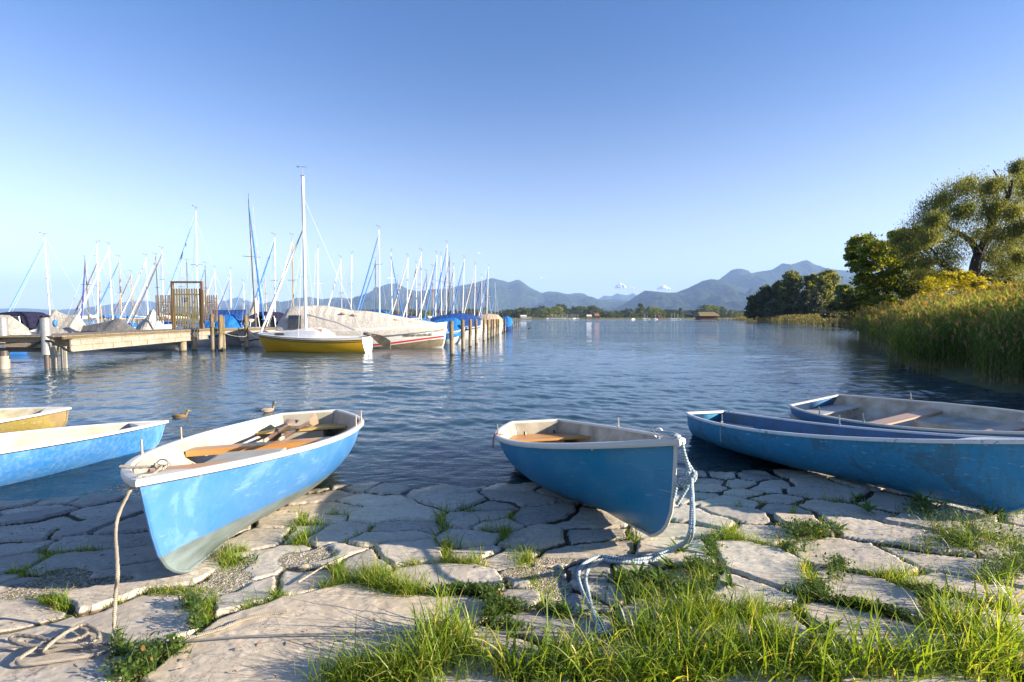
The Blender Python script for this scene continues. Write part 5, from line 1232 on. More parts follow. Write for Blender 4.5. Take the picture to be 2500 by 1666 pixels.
motorboat(22, 110, 33, 'motor boat with navy hood and white window frames at the far left', 1)
motorboat(622, 706, 41, 'motor boat with navy hood and white window frames left of the big pale yacht', 1)
pf = at(134, 790, 31.5); o = MB().ball((0, 0, 0), (.13, .13, .24), 12, 10).tube([(0, 0, .2), (0, 0, .55)], .015, 5).build('fender', 'sail_blue', None, True); o.location = pf; tag(o, 'blue oval fender hanging by the thick pile left', 'fender')
# thin mooring lines
def line(name, pts, lab, r=.012, m='sail_beige'):
    o = MB().tube(spline(pts, 6), r, 5, False).build(name, m, None, True); tag(o, lab, 'rope')
line('mooring_line', [at(527, 801, 29), at(560, 818, 29.5), at(598, 822, 30), at(602, 812, 31)], 'slack pale line between the pile cluster and the single pile')
line('mooring_line', [at(604, 806, 31), at(618, 820, 30), at(634, 826, 29), at(700, 843, 27.4), at(760, 848, 27.2)], 'pale line from the single pile past the yellow bow')
line('mooring_line', [at(1103, 800, 28), at(1075, 806, 29), at(1030, 820, 29.5), at(980, 832, 29)], 'thin line from the first pile of the row along the white yacht')
line('mooring_line', [at(1104, 815, 28), at(1118, 812, 30), at(1130, 800, 32), at(1148, 797, 36), at(1163, 804, 39), at(1190, 798, 48)], 'pale line hanging between the first piles of the row')
# ------------------------------------------------------------------ foliage
foliage('leaf_willow', [(0, (.06, .08, .03)), (.45, (.15, .17, .055)), (.8, (.24, .25, .08)), (1, (.36, .33, .10))], .48)
foliage('leaf_poplar', [(0, (.06, .085, .015)), (.5, (.15, .20, .03)), (.85, (.24, .26, .035)), (1, (.50, .40, .03))], .48)
foliage('leaf_yellow', [(0, (.18, .16, .012)), (.5, (.38, .34, .02)), (1, (.58, .50, .04))], .5)
foliage('leaf_grey', [(0, (.05, .06, .04)), (.5, (.12, .135, .09)), (1, (.24, .25, .17))], .3)
foliage('leaf_dark', [(0, (.03, .05, .02)), (.5, (.085, .11, .04)), (1, (.16, .18, .07))], .35)
foliage('leaf_far', [(0, (.020, .035, .012)), (.5, (.055, .080, .024)), (1, (.12, .14, .04))], .3)
foliage('leaf_far_light', [(0, (.05, .06, .02)), (.5, (.11, .13, .035)), (1, (.20, .20, .06))], .3)
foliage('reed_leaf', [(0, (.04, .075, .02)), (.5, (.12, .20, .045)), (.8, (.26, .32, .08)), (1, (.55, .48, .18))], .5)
foliage('reed_stem', [(0, (.16, .13, .06)), (.6, (.30, .25, .12)), (1, (.12, .15, .05))], .15)
foliage('reed_plume', [(0, (.24, .14, .09)), (.6, (.42, .28, .20)), (1, (.58, .44, .32))], .3)
foliage('reed_dry', [(0, (.08, .09, .03)), (.5, (.20, .17, .06)), (1, (.36, .26, .12))], .35)
plain('bark', (.045, .035, .028), .9, .5, 8, .8)
plain('bark_far', (.06, .05, .04), .9)

def limb(mb, pts, r0, r1, n=7):
    sp = spline(pts, 5); k = len(sp); mb.tube(sp, [r0 + (r1 - r0) * i / (k - 1) for i in range(k)], n)
def blob_tree(name, root_loc, blobs, leafmat, label, cat='tree', group=None, trunks=(), per=900, leaf=.2, asp=.45, droop=False, dens=1.0, shell=.55, gaps=.25, parent_name='crown', tint=None):
    root = empty(name, root_loc); tag(root, label, cat, group); L0 = Vector(root_loc); J = Join()
    for bi, (c, r) in enumerate(blobs):
        n = int(per * dens); c = np.array(c) - np.array(L0); r = np.array(r if hasattr(r, '__len__') else (r, r, r))
        # little clusters on branch ends inside each bough
        m = max(6, n // 26); d = rng.normal(size=(m, 3)); d /= np.linalg.norm(d, axis=1)[:, None]; rad = shell + (1 - shell) * rng.random(m) ** .5
        cl = c + d * rad[:, None] * r; keep = rng.random(m) > gaps; cl = cl[keep]; m = len(cl); tone = np.clip(rng.normal(.45, .22, m), 0, 1)
        k = n // max(m, 1); sp = np.mean(r) * (.32 if droop else .20)
        off = rng.normal(size=(m, k, 3)) * sp * np.array([1, 1, .7])
        if droop: off[..., 2] -= np.abs(rng.normal(size=(m, k))) * sp * 1.3
        pos = (cl[:, None] + off).reshape(-1, 3); sz = leaf * rng.uniform(.6, 1.3, len(pos))
        V, Q = cards(pos, sz, asp, .2, droop); a = np.clip(np.repeat(tone, k) + rng.normal(0, .16, m * k), 0, 1)
        J.add(V, Q, np.repeat(a, 4))
    J.build(parent_name, leafmat, root)
    mb = MB()
    for pts, r0, r1 in trunks: limb(mb, [Vector(p) - L0 for p in pts], r0, r1)
    if trunks: mb.build('trunk', 'bark', root, True)
    return root
def pb(px, py, rp, y, dy=0, rz=None, ry=None):           # bough seen at px,py with pixel radius rp at depth y
    s = (y + dy) / F; return (tuple(at(px, py, y + dy)), (rp * s, (ry or rp) * s, (rz or rp * .8) * s))
# big leaning willow
Yw = 46.0; r_ = random.Random(11)
W = [(2300,470,40),(2345,455,42),(2395,440,38),(2440,450,45),(2480,430,45),(2520,455,50),(2265,500,34),(2250,545,38),(2300,520,42),(2360,505,40),(2420,500,44),(2480,500,44),(2220,560,30),(2280,580,40),(2330,570,36),(2210,600,26),
     (2260,620,34),(2310,625,30),(2440,560,36),(2490,560,44),(2530,530,50),(2410,610,26),(2460,625,34),(2500,630,40),(2190,575,20),(2400,560,26),(2480,395,20),(2560,600,50),(2555,420,50),(2240,660,24),(2300,665,24)]
ext = []
for (x, y, r) in W:
    ext.append(pb(x + 6, y + 6, r * .98, Yw, r_.uniform(-3.5, 3.5)))
    if r > 38: ext.append(pb(x + r_.uniform(-20, 20), y + r_.uniform(-15, 15), r * .5, Yw, r_.choice((-4.5, 4.5))))
base = at(2372, 715, Yw); base.z = .9
def T(px, py, dy=0): return at(px, py, Yw + dy)
trk = [([base, T(2378, 670), T(2390, 620, .3), T(2412, 580, .4), T(2422, 545)], .50, .32), ([T(2422, 545), T(2440, 510, -.4), T(2462, 478, -.8), T(2470, 440, -1)], .34, .10), ([T(2440, 510, -.3), T(2475, 500, .5), T(2515, 470, 1)], .22, .07),
       ([T(2388, 622), T(2370, 590, .8), T(2330, 565, 1), T(2290, 545, 1), T(2250, 535, .5)], .32, .07), ([T(2340, 570, .8), T(2310, 590, 1.5), T(2270, 590, 2)], .13, .05), ([T(2420, 548), T(2405, 500, 1), T(2390, 460, 1.4)], .2, .06),
       ([base + Vector((-.2, 0, .3)), T(2350, 680, -1), T(2320, 655, -1.5), T(2290, 645, -1.5), T(2260, 630, -1)], .34, .09), ([T(2300, 648, -1.5), T(2280, 615, -2), T(2265, 600, -2)], .14, .05), ([T(2462, 478, -.8), T(2440, 440, -1.5), T(2425, 415, -2)], .1, .04)]
blob_tree('willow_tree', base, ext, 'leaf_willow', 'tall leaning willow with a dark forked trunk and airy crown above the reeds', trunks=trk, per=2100, leaf=.21, asp=.28, droop=True, gaps=.52, shell=.15)
# second willow at the right edge
b2 = at(2462, 720, 52); b2.z = 1
blob_tree('willow_tree', b2, [pb(x, y, r, 52, r_.uniform(-3, 3)) for x, y, r in ((2480,560,36),(2520,580,40),(2450,600,26),(2500,640,40),(2540,660,45),(2430,650,30),(2470,680,34),(2515,700,36))], 'leaf_willow', 'smaller willow at the right edge, partly behind the leaning one',
          trunks=[([b2, at(2462, 690, 52), at(2478, 650, 52), at(2495, 620, 52)], .45, .16), ([at(2478, 650, 52), at(2465, 615, 52.5), at(2450, 590, 53)], .16, .06), ([at(2485, 635, 52), at(2530, 610, 52)], .14, .05)], per=1500, leaf=.24, asp=.28, droop=True, gaps=.4, shell=.2)
# broad leaved tree left of it
Yp = 56.; bp_ = at(2170, 790, Yp); bp_.z = .9
PB = [(2105,595,26),(2140,605,30),(2175,610,30),(2215,580,28),(2235,600,26),(2090,650,22),(2120,640,30),(2160,650,34),(2200,640,34),(2240,650,30),(2110,690,26),(2150,700,32),(2190,690,34),(2230,700,32),(2265,680,24),(2120,725,24),(2160,740,30),(2205,735,30),(2085,610,14),(2078,625,12),(2195,575,18),(2250,570,18),(2140,770,24),(2180,775,24)]
blob_tree('broadleaf_tree', bp_, [pb(x, y, r, Yp, r_.uniform(-3, 3)) for x, y, r in PB] + [pb(x, y, r, Yp, r_.uniform(3, 5)) for x, y, r in PB[::2]], 'leaf_poplar', 'rounded broadleaf tree with yellowing leaves left of the leaning willow',
          trunks=[([bp_, at(2168, 740, Yp), at(2160, 690, Yp), at(2150, 640, Yp)], .35, .12), ([at(2165, 720, Yp), at(2195, 680, Yp), at(2215, 630, Yp)], .2, .07), ([at(2160, 700, Yp), at(2130, 670, Yp), at(2108, 640, Yp)], .16, .05)], per=1100, leaf=.30, asp=.7, gaps=.42, shell=.3)
# bright yellow willow bush and lower bushes
def bush(name, Y, base_px, L, mat, lab, per=800, leaf=.25, asp=.3, up=1, droop=False):
    b = at(base_px[0], base_px[1], Y); b.z = max(.3, b.z)
    return blob_tree(name, b, [pb(x, y, r, Y, r_.uniform(-1.2, 1.8)) for x, y, r in L], mat, lab, 'bush', per=per, leaf=leaf, asp=asp, gaps=.1, shell=.3, parent_name='foliage', droop=droop,
                     trunks=[([b, b + Vector((0, 0, .8)), at(L[0][0], L[0][1], Y)], .12, .05), ([b, at(L[-1][0], L[-1][1], Y)], .1, .04)])
bush('yellow_bush', 40., (2330, 760), [(2255,735,30),(2290,705,32),(2330,695,34),(2370,700,30),(2240,760,28),(2290,745,34),(2335,735,34),(2380,730,30),(2310,680,20),(2350,675,18),(2270,690,16)], 'leaf_yellow', 'bright yellow green willow bush glowing in the sun under the leaning willow', 1000)
bush('yellow_bush', 38., (2420, 740), [(2400,715,24),(2435,705,22),(2410,740,28),(2450,735,26),(2480,725,20),(2390,695,14)], 'leaf_yellow', 'smaller yellow bush right of the willow trunk', 800)
bush('olive_bush', 46., (2200, 800), [(2180,775,28),(2215,790,28),(2160,800,20),(2225,760,26),(2190,810,20),(2240,800,28)], 'leaf_poplar', 'olive green bush hanging over the bank at the end of the far reeds', 900, .3, .5)
bush('olive_bush', 48., (2120, 800), [(2110,790,18),(2135,800,18),(2150,780,22),(2128,765,20)], 'leaf_yellow', 'golden leaved bush over the dark bank below the broadleaf tree', 600, .3, .5)
bush('dark_bush', 60., (2085, 760), [(2070,735,26),(2090,755,26),(2050,750,22),(2105,740,24)], 'leaf_dark', 'dark green bush left of the broadleaf tree', 700, .35, .5)
bush('grey_bush', 95., (2050, 770), [(2010,765,16),(2040,762,20),(2070,768,18),(2030,750,10)], 'leaf_grey', 'pale grey green bush above the rusty far reeds', 500, .5, .5)
bush('willow_bush', 52., (2480, 720), [(2440,690,24),(2475,700,26),(2510,705,26),(2455,665,20),(2415,675,18)], 'leaf_grey', 'grey green bush behind the reeds at the right edge', 700, .3, .4)
# wooded point: each tree its own
def point_tree(px, pt, wd, y, mat, lab, bulge=1.0):
    b = at(px, 779, y); b.z = 1.0; s = y / F; h = (779 - pt); L = []
    rr2 = random.Random(px); nb = 15
    for k in range(nb):
        v = k / (nb - 1); yy = 779 - h * (.12 + .80 * v); ww = wd * (.55 + .45 * math.sin(math.pi * (.12 + v * .80))) * (1 - .45 * max(0, v - .7) / .3)
        for q in range(2): L.append((tuple(at(px + rr2.uniform(-1, 1) * ww * .55, yy, y + rr2.uniform(-1, 1) * ww * s * .5)), (wd * .36 * s, wd * .36 * s, h * .12 * s)))
    return blob_tree('shore_tree', b, L, mat, lab, trunks=[([b, b + Vector((0, 0, h * s * .3)), b + Vector((0, 0, h * s * .7))], .5, .2)], per=420, leaf=1.0, asp=.6, gaps=.25, shell=.35, group='trees on the wooded point')
PT = [(1842,724,30,260,'leaf_dark','lowest dark tree at the left tip of the wooded point'), (1872,700,34,255,'leaf_dark','dark rounded tree second from the tip of the wooded point'), (1905,690,30,250,'leaf_willow','tree behind the pale willow, near the tip of the wooded point'),
      (1932,668,44,245,'leaf_willow','tall broad olive tree in the middle of the wooded point'), (1962,712,30,235,'leaf_grey','pale silvery willow at the foot of the tallest trees on the point'), (1985,672,34,240,'leaf_willow','tall tree right of the middle of the wooded point'),
      (2022,663,44,225,'leaf_willow','tallest rounded tree on the right of the wooded point'), (1995,718,26,220,'leaf_grey','small silvery tree low in front of the tallest one'), (1888,735,26,240,'leaf_grey','low grey green tree at the waterside of the point'), (2060,698,38,205,'leaf_poplar','light green tree between the point and the dark bush'),
      (2092,706,34,170,'leaf_poplar','light green tree just left of the broadleaf tree'), (1915,742,26,232,'leaf_dark','dark low tree under the silvery willows'), (2040,740,30,200,'leaf_dark','dark low tree right end of the wooded point'), (1952,745,24,228,'leaf_dark','small dark tree in the shade of the point')]
for a in PT: point_tree(*a)

# ------------------------------------------------------------------ reeds
def reeds(name, P, hs, label, leafmat='reed_leaf', width=.018, nleaf=7, plume=.35, sw=.007):
    n = len(P); hgt = hs * rng.uniform(.75, 1.12, n); az = rng.uniform(0, 6.28, n); lean = np.abs(rng.normal(.03, .05, n))
    J = Join(); V, Q = blades(P.copy(), az, lean, hgt, np.full(n, sw * 2), 3, .06); J.add(V, Q, np.repeat(rng.random(n), 8))
    root = J.build(name, 'reed_stem'); tag(root, label, 'reeds', None, 'stuff')
    J = Join(); lf = .45 * fbm(P[:, 0], P[:, 1], .45, 3, 63)
    for k in range(nleaf):
        f = rng.uniform(.25, .98, n) if k else np.full(n, .97)
        b = P.copy(); b[:, 0] += np.cos(az) * np.sin(lean + .04) * hgt * f; b[:, 1] += np.sin(az) * np.sin(lean + .04) * hgt * f; b[:, 2] += hgt * f * .98
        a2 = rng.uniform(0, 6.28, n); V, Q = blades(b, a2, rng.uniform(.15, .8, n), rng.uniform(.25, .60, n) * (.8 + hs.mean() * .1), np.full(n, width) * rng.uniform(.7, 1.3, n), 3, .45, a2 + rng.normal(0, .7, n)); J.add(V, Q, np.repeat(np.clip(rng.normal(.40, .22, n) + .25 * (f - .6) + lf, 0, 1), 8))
    o = J.build('leaves', leafmat, root); o['kind'] = 'stuff'
    if plume > 0:
        m = rng.random(n) < plume * 1.4; q = P[m].copy(); q[:, 2] += hgt[m] * .97; q[:, 0] += np.cos(az[m]) * np.sin(lean[m] + .05) * hgt[m]; q[:, 1] += np.sin(az[m]) * np.sin(lean[m] + .05) * hgt[m]
        J = Join()
        for k in range(9):
            z = q.copy(); z[:, 2] += rng.uniform(0, .14, len(q)); V, Q = blades(z, rng.normal(3.4, .6, len(q)), rng.uniform(.1, .6, len(q)), rng.uniform(.10, .24, len(q)), np.full(len(q), .028), 3, .5); J.add(V, Q, np.repeat(rng.random(len(q)), 8))
        o = J.build('plumes', 'reed_plume', root); o['kind'] = 'stuff'
def bank_pts(y0, y1, n, d0, d1, zf=None):
    y = y0 + (y1 - y0) * rng.random(n) ** 1.0; d = d0 + (d1 - d0) * rng.random(n) ** 1.1; x = bankx(y) + d + .35 * np.sin(y * 1.7) + .5 * np.sin(y * .55)
    z = np.clip(-.25 + (d + 1.2) * .30 - .1, -.6, .75); return np.stack([x, y, z], 1), d
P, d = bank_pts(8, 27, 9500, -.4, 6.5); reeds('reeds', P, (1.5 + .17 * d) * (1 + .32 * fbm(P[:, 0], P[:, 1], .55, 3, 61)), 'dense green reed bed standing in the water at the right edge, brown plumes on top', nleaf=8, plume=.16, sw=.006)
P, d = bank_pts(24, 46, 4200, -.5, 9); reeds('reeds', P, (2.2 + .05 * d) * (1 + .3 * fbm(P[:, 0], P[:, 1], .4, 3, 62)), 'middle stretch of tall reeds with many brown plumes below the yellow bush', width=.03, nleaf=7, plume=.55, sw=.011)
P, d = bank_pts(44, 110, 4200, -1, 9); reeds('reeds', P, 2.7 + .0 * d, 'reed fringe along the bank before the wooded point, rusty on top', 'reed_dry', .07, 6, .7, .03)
P, d = bank_pts(105, 420, 4500, -3, 16); reeds('reeds', P, 2.4 + .0 * d, 'low far reed fringe running out to the boathouse pier', 'reed_dry', .22, 5, .25, .07)
P = np.array([[*onz(2168, 905)[:2], -.2], [*onz(2166, 890)[:2], -.2], [*onz(2176, 878)[:2], -.2], [*onz(2180, 868)[:2], -.2], [*onz(2200, 900)[:2], -.2]]); reeds('reeds', P, np.full(5, 1.35), 'few single reed stalks standing in open water left of the reed bed', nleaf=6, plume=0)
# understorey that closes the reed bank behind
J = Join(); y = rng.uniform(9, 110, 26000); dd = rng.uniform(3.5, 20, len(y)); x = bankx(y) + dd; z = .6 + rng.random(len(y)) * (1.9 + .04 * dd)
V, Q = cards(np.stack([x, y, z], 1), rng.uniform(.12, .3, len(y)) * (1 + y / 50), .4, .3); J.add(V, Q, np.repeat(np.clip(rng.normal(.35, .25, len(y)), 0, 1), 4))
tag(J.build('undergrowth', 'reed_dry'), 'tangled low undergrowth on the bank behind the reeds', 'undergrowth', None, 'stuff')

# ------------------------------------------------------------------ far shore
def proto_tree(seed, round_, mat, n=1500):
    r2 = np.random.default_rng(seed); m = 46; cl = []
    for k in range(m):
        v = r2.random(); rad = (math.sin(math.pi * (.08 + .86 * v)) ** .7 if round_ == 1 else (1 - v) * .75 + .05) * (.55 if round_ == 1 else .42)
        a = r2.uniform(0, 6.28); q = rad * r2.uniform(.5, 1); cl.append((math.cos(a) * q, math.sin(a) * q, .12 + .86 * v))
    cl = np.array(cl); k = n // m; tone = np.clip(r2.normal(.45, .2, m), 0, 1)
    pos = (cl[:, None] + r2.normal(size=(m, k, 3)) * np.array([.075, .075, .05])).reshape(-1, 3)
    V, Q = cards(pos, r2.uniform(.05, .10, len(pos)), .6, .2); J = Join(); J.add(V, Q, np.repeat(np.clip(np.repeat(tone, k) + r2.normal(0, .15, m * k), 0, 1), 4))
    root = empty('shore_tree', (0, 0, 0)); J.build('crown', mat, root); MB().tube([(0, 0, -.02), (0, 0, .3), (.01, 0, .7)], [.03, .022, .01], 6).build('trunk', 'bark_far', root); return root
protos = [proto_tree(1, 1, 'leaf_far'), proto_tree(2, 1, 'leaf_far_light'), proto_tree(3, 1, 'leaf_far'), proto_tree(4, 0, 'leaf_dark'), proto_tree(5, 1, 'leaf_poplar')]
KIND = ['rounded green tree', 'light green tree', 'bushy green tree', 'dark pointed conifer', 'fresh green broad tree']
used = set(); r2 = random.Random(21); n = 0
prof = [(880,18),(1000,20),(1170,22),(1180,24),(1200,16),(1230,20),(1262,24),(1300,22),(1326,26),(1345,28),(1370,30),(1400,24),(1432,30),(1450,26),(1475,20),(1490,22),(1510,18),(1530,24),(1550,28),(1562,34),(1592,26),(1620,20),(1650,26),(1672,24),(1700,18),(1730,34),(1765,24),(1790,18),(1830,14),(1860,16)]
px = 882.0
while px < 1862:
    hpx = np.interp(px, [p[0] for p in prof], [p[1] for p in prof]) * r2.uniform(.65, 1.12); y = r2.uniform(905, 1080); k = r2.choice((0, 0, 1, 2, 2, 3, 4))
    if k == 3: hpx *= 1.0
    s = protos[k]
    if k not in used: o = s; used.add(k)
    else: o = copy_tree(s)
    h = hpx / F * y * 1.05; p = at(px, 779, y); o.location = (p.x, y, 1.2); w_ = h * r2.uniform(.9, 1.35) * (.8 if k == 3 else 1.05); o.scale = (w_, w_, h); o.rotation_euler = (0, 0, r2.uniform(0, 6.28))
    region = 'behind the masts' if px < 1170 else 'right of the pile row' if px < 1330 else 'in the middle' if px < 1520 else 'left of the boathouse' if px < 1700 else 'behind the boathouse pier'
    tag(o, KIND[k] + ' on the far shore ' + region, 'tree', '%ss on the far shore %s' % (KIND[k], region)); o['ord'] = px; px += hpx * r2.uniform(.28, .62); n += 1
for k, s in enumerate(protos):
    if k not in used: s.location = at(1500, 779, 1000); s.scale = (20, 20, 20)
# the low wooded shore that reads as one mass at the far left and behind the trees
J = Join(); m = 24000; pxx = rng.uniform(-250, 1900, m); y = rng.uniform(1090, 1200, m); hh = (6 + 14 * np.clip(.5 + fbm(pxx, y * 0, .012, 3, 71), 0, 1)) * rng.random(m) ** .7
hh = np.where(pxx < 820, hh * .55, hh); V, Q = cards(np.stack([(pxx - CX) / F * y, y, 2 + hh], 1), rng.uniform(2, 4.5, m), .6, .3); J.add(V, Q, np.repeat(np.clip(rng.normal(.4, .25, m), 0, 1), 4))
tag(J.build('far_wood', 'leaf_far'), 'low far wood along the whole opposite shore', 'wood', None, 'stuff')
P = np.stack([rng.uniform(-.1, 1, 3500), rng.uniform(0, 1, 3500), np.zeros(3500)], 1); yy = 880 + 25 * P[:, 1]; xx = (1170 + 680 * P[:, 0] - CX) / F * yy
J = Join(); V, Q = cards(np.stack([xx, yy, 1.2 + rng.random(3500) * 1.6], 1), rng.uniform(1, 2.2, 3500), .5, 1); J.add(V, Q, np.repeat(rng.random(3500), 4))
tag(J.build('shore_reeds', 'reed_dry'), 'pale reed and grass fringe at the foot of the far trees', 'reeds', None, 'stuff')
plain('roof_red', (.35, .12, .07), .8); plain('roof_brown', (.20, .15, .07), .8, .3, 2); plain('wall_white', (.72, .70, .66), .8); plain('wall_brown', (.09, .045, .03), .8, .3, 2)
def house(px, y, w_, d_, h, rh, wall, roof, lab, rot=0):
    p = at(px, 779, y); r = empty('house', (p.x, y, 1.2), (0, 0, rot)); tag(r, lab, 'house')
    MB().box((0, 0, h / 2), (w_, d_, h)).build('wall', wall, r)
    mb = MB(); a = w_ / 2 + .5; b = d_ / 2 + .5; mb.add([(-a, -b, h), (a, -b, h), (a, b, h), (-a, b, h), (-a + .5, 0, h + rh), (a - .5, 0, h + rh)], [(0, 1, 5, 4), (2, 3, 4, 5), (1, 2, 5), (3, 0, 4), (3, 2, 1, 0)]); mb.build('roof', roof, r)
    for k in range(3): MB().box((-w_ * .3 + k * w_ * .3, -d_ / 2 - .02, h * .55), (1.0, .1, 1.3)).build('window', 'window_dark', r)
house(1278, 890, 11, 8, 4.0, 2.5, 'wall_white', 'wall_white', 'white building on the far shore just right of the pile row'); house(1292, 892, 8, 6, 2.6, 1, 'wall_white', 'roof_brown', 'low pale shed beside the white building on the far shore')
house(1438, 893, 9, 8, 4.2, 3, 'roof_red', 'wall_white', 'pale roofed house between the far trees'); house(1457, 894, 8, 7, 5, 4.5, 'wall_brown', 'roof_red', 'orange roofed house between the far trees'); house(1610, 884, 6.5, 6, 3.0, 3.6, 'roof_red', 'wall_brown', 'small pointed hut on the far shore left of three white boats')
def far_boat(px, y, hp_, lab, hull='gel_white', L=7.5, grp='yachts moored off the far shore'):
    p = at(px, 779, y); r = empty('sailboat', (p.x, y, 0), (0, 0, r2.uniform(-.6, .6))); tag(r, lab, 'sailboat', grp); ship_hull(r, L, 2.4, 1.2, hull)
    MB().tube([(0, 0, .8), (0, 0, hp_)], [.14, .11], 5).build('mast', 'mast_white', r); MB().box((-.3, 0, 1.35), (3, 1.4, .6)).build('cabin', 'deck_white', r); return r
base_b = None
for k in range(26):
    px_ = 1335 + k * 3.1 + r2.uniform(-1, 1); y = r2.uniform(860, 885); h = r2.uniform(6.5, 10.5)
    if base_b is None: base_b = far_boat(px_, y, 8.5, 'tiny yacht in the cluster of masts on the far shore')
    else:
        o = copy_tree(base_b); p = at(px_, 779, y); o.location = (p.x, y, 0); o.scale = (1, 1, h / 8.5); o.rotation_euler = (0, 0, r2.uniform(-1.5, 1.5))
    
for px_, h, lab in ((1574, 9, 'yacht on the far shore, left one of the close pair'), (1580, 8, 'yacht on the far shore, right one of the close pair'), (1600, 10, 'single yacht left of the pointed hut'), (1640, 12, 'white yacht left of three right of the pointed hut'), (1647, 13, 'white yacht in the middle of three right of the pointed hut'), (1655, 11, 'white yacht right of three right of the pointed hut'), (1545, 3.0, 'small white motor launch on the far water')):
    far_boat(px_, 640 if px_ != 1545 else 600, h * .7, lab, L=7, grp=None)
# boathouse on stilts and its pier
Yb = 330.; p0 = at(1711, 790, Yb); p1 = at(1752, 790, Yb); wdt = p1.x - p0.x; zt = at(1730, 764, Yb).z; ze = at(1730, 772, Yb).z; zb = at(1730, 781.5, Yb).z
bh = empty('boathouse', (p0.x, Yb, 0)); tag(bh, 'dark brown boathouse on stilts with a mossy roof at the end of the pier', 'boathouse')
MB().box((wdt / 2, 5, (zb + ze) / 2), (wdt, 10, ze - zb)).build('wall', 'wall_brown', bh)
MB().add([(-1.2, -1, ze), (wdt + 1.2, -1, ze), (wdt + 1.2, 11, ze), (-1.2, 11, ze), (0, 5, zt + .6), (wdt, 5, zt + .6), ], [(0, 1, 5, 4), (2, 3, 4, 5), (1, 2, 5), (3, 0, 4), (3, 2, 1, 0)]).build('roof', 'roof_brown', bh)
for k in range(6): MB().tube([(.2 + (wdt - .4) * k / 5, .2, -1), (.2 + (wdt - .4) * k / 5, .2, zb)], .22, 6).build('stilt', 'wall_brown', bh)
pr_ = empty('pier', (p1.x, Yb + 3, 0)); Lp_ = at(1832, 785, Yb).x - p1.x; tag(pr_, 'long thin wooden pier on posts between the boathouse and the wooded point', 'pier')
MB().box((Lp_ / 2, 0, zb + .1), (Lp_, 1.4, .3)).build('deck', 'wall_brown', pr_); MB().box((-wdt - 2, 0, zb + .1), (3, 1.4, .25)).build('deck', 'wall_brown', pr_)
for k in range(9): MB().tube([(2 + (Lp_ - 3) * k / 8, 0, -1), (2 + (Lp_ - 3) * k / 8, 0, zb + (1.0 if k % 2 else .2))], .2, 6).build('post', 'wall_brown', pr_)

# say which one of its kind each far tree and yacht is, counted from the left
NTH = ORD + ['15th', '16th', '17th', '18th', '19th', '20th', '21st', '22nd', '23rd', '24th', '25th', '26th', '27th', '28th', '29th', '30th']
grp_ = {}
for o in bpy.data.objects:
    if o.parent is None and o.get('group') and o.get('label') and ('far shore' in o['group']): grp_.setdefault(o['label'], []).append(o)
for lab, L_ in grp_.items():
    if len(L_) > 1:
        for i, o in enumerate(sorted(L_, key=lambda q: q.location.x / q.location.y)): o['label'] = NTH[i] + ' from the left, ' + lab
for o in bpy.data.objects:
    if 'ord' in o: del o['ord']
# ------------------------------------------------------------------ grass and weeds between the slabs
foliage('grass', [(0, (.05, .085, .014)), (.4, (.15, .24, .03)), (.8, (.29, .37, .05)), (.93, (.42, .45, .09)), (1, (.58, .46, .20))], .48, .4)
foliage('weed_leaf', [(0, (.04, .07, .018)), (.5, (.10, .17, .035)), (.9, (.19, .27, .06)), (1, (.34, .18, .07))], .42, .5)
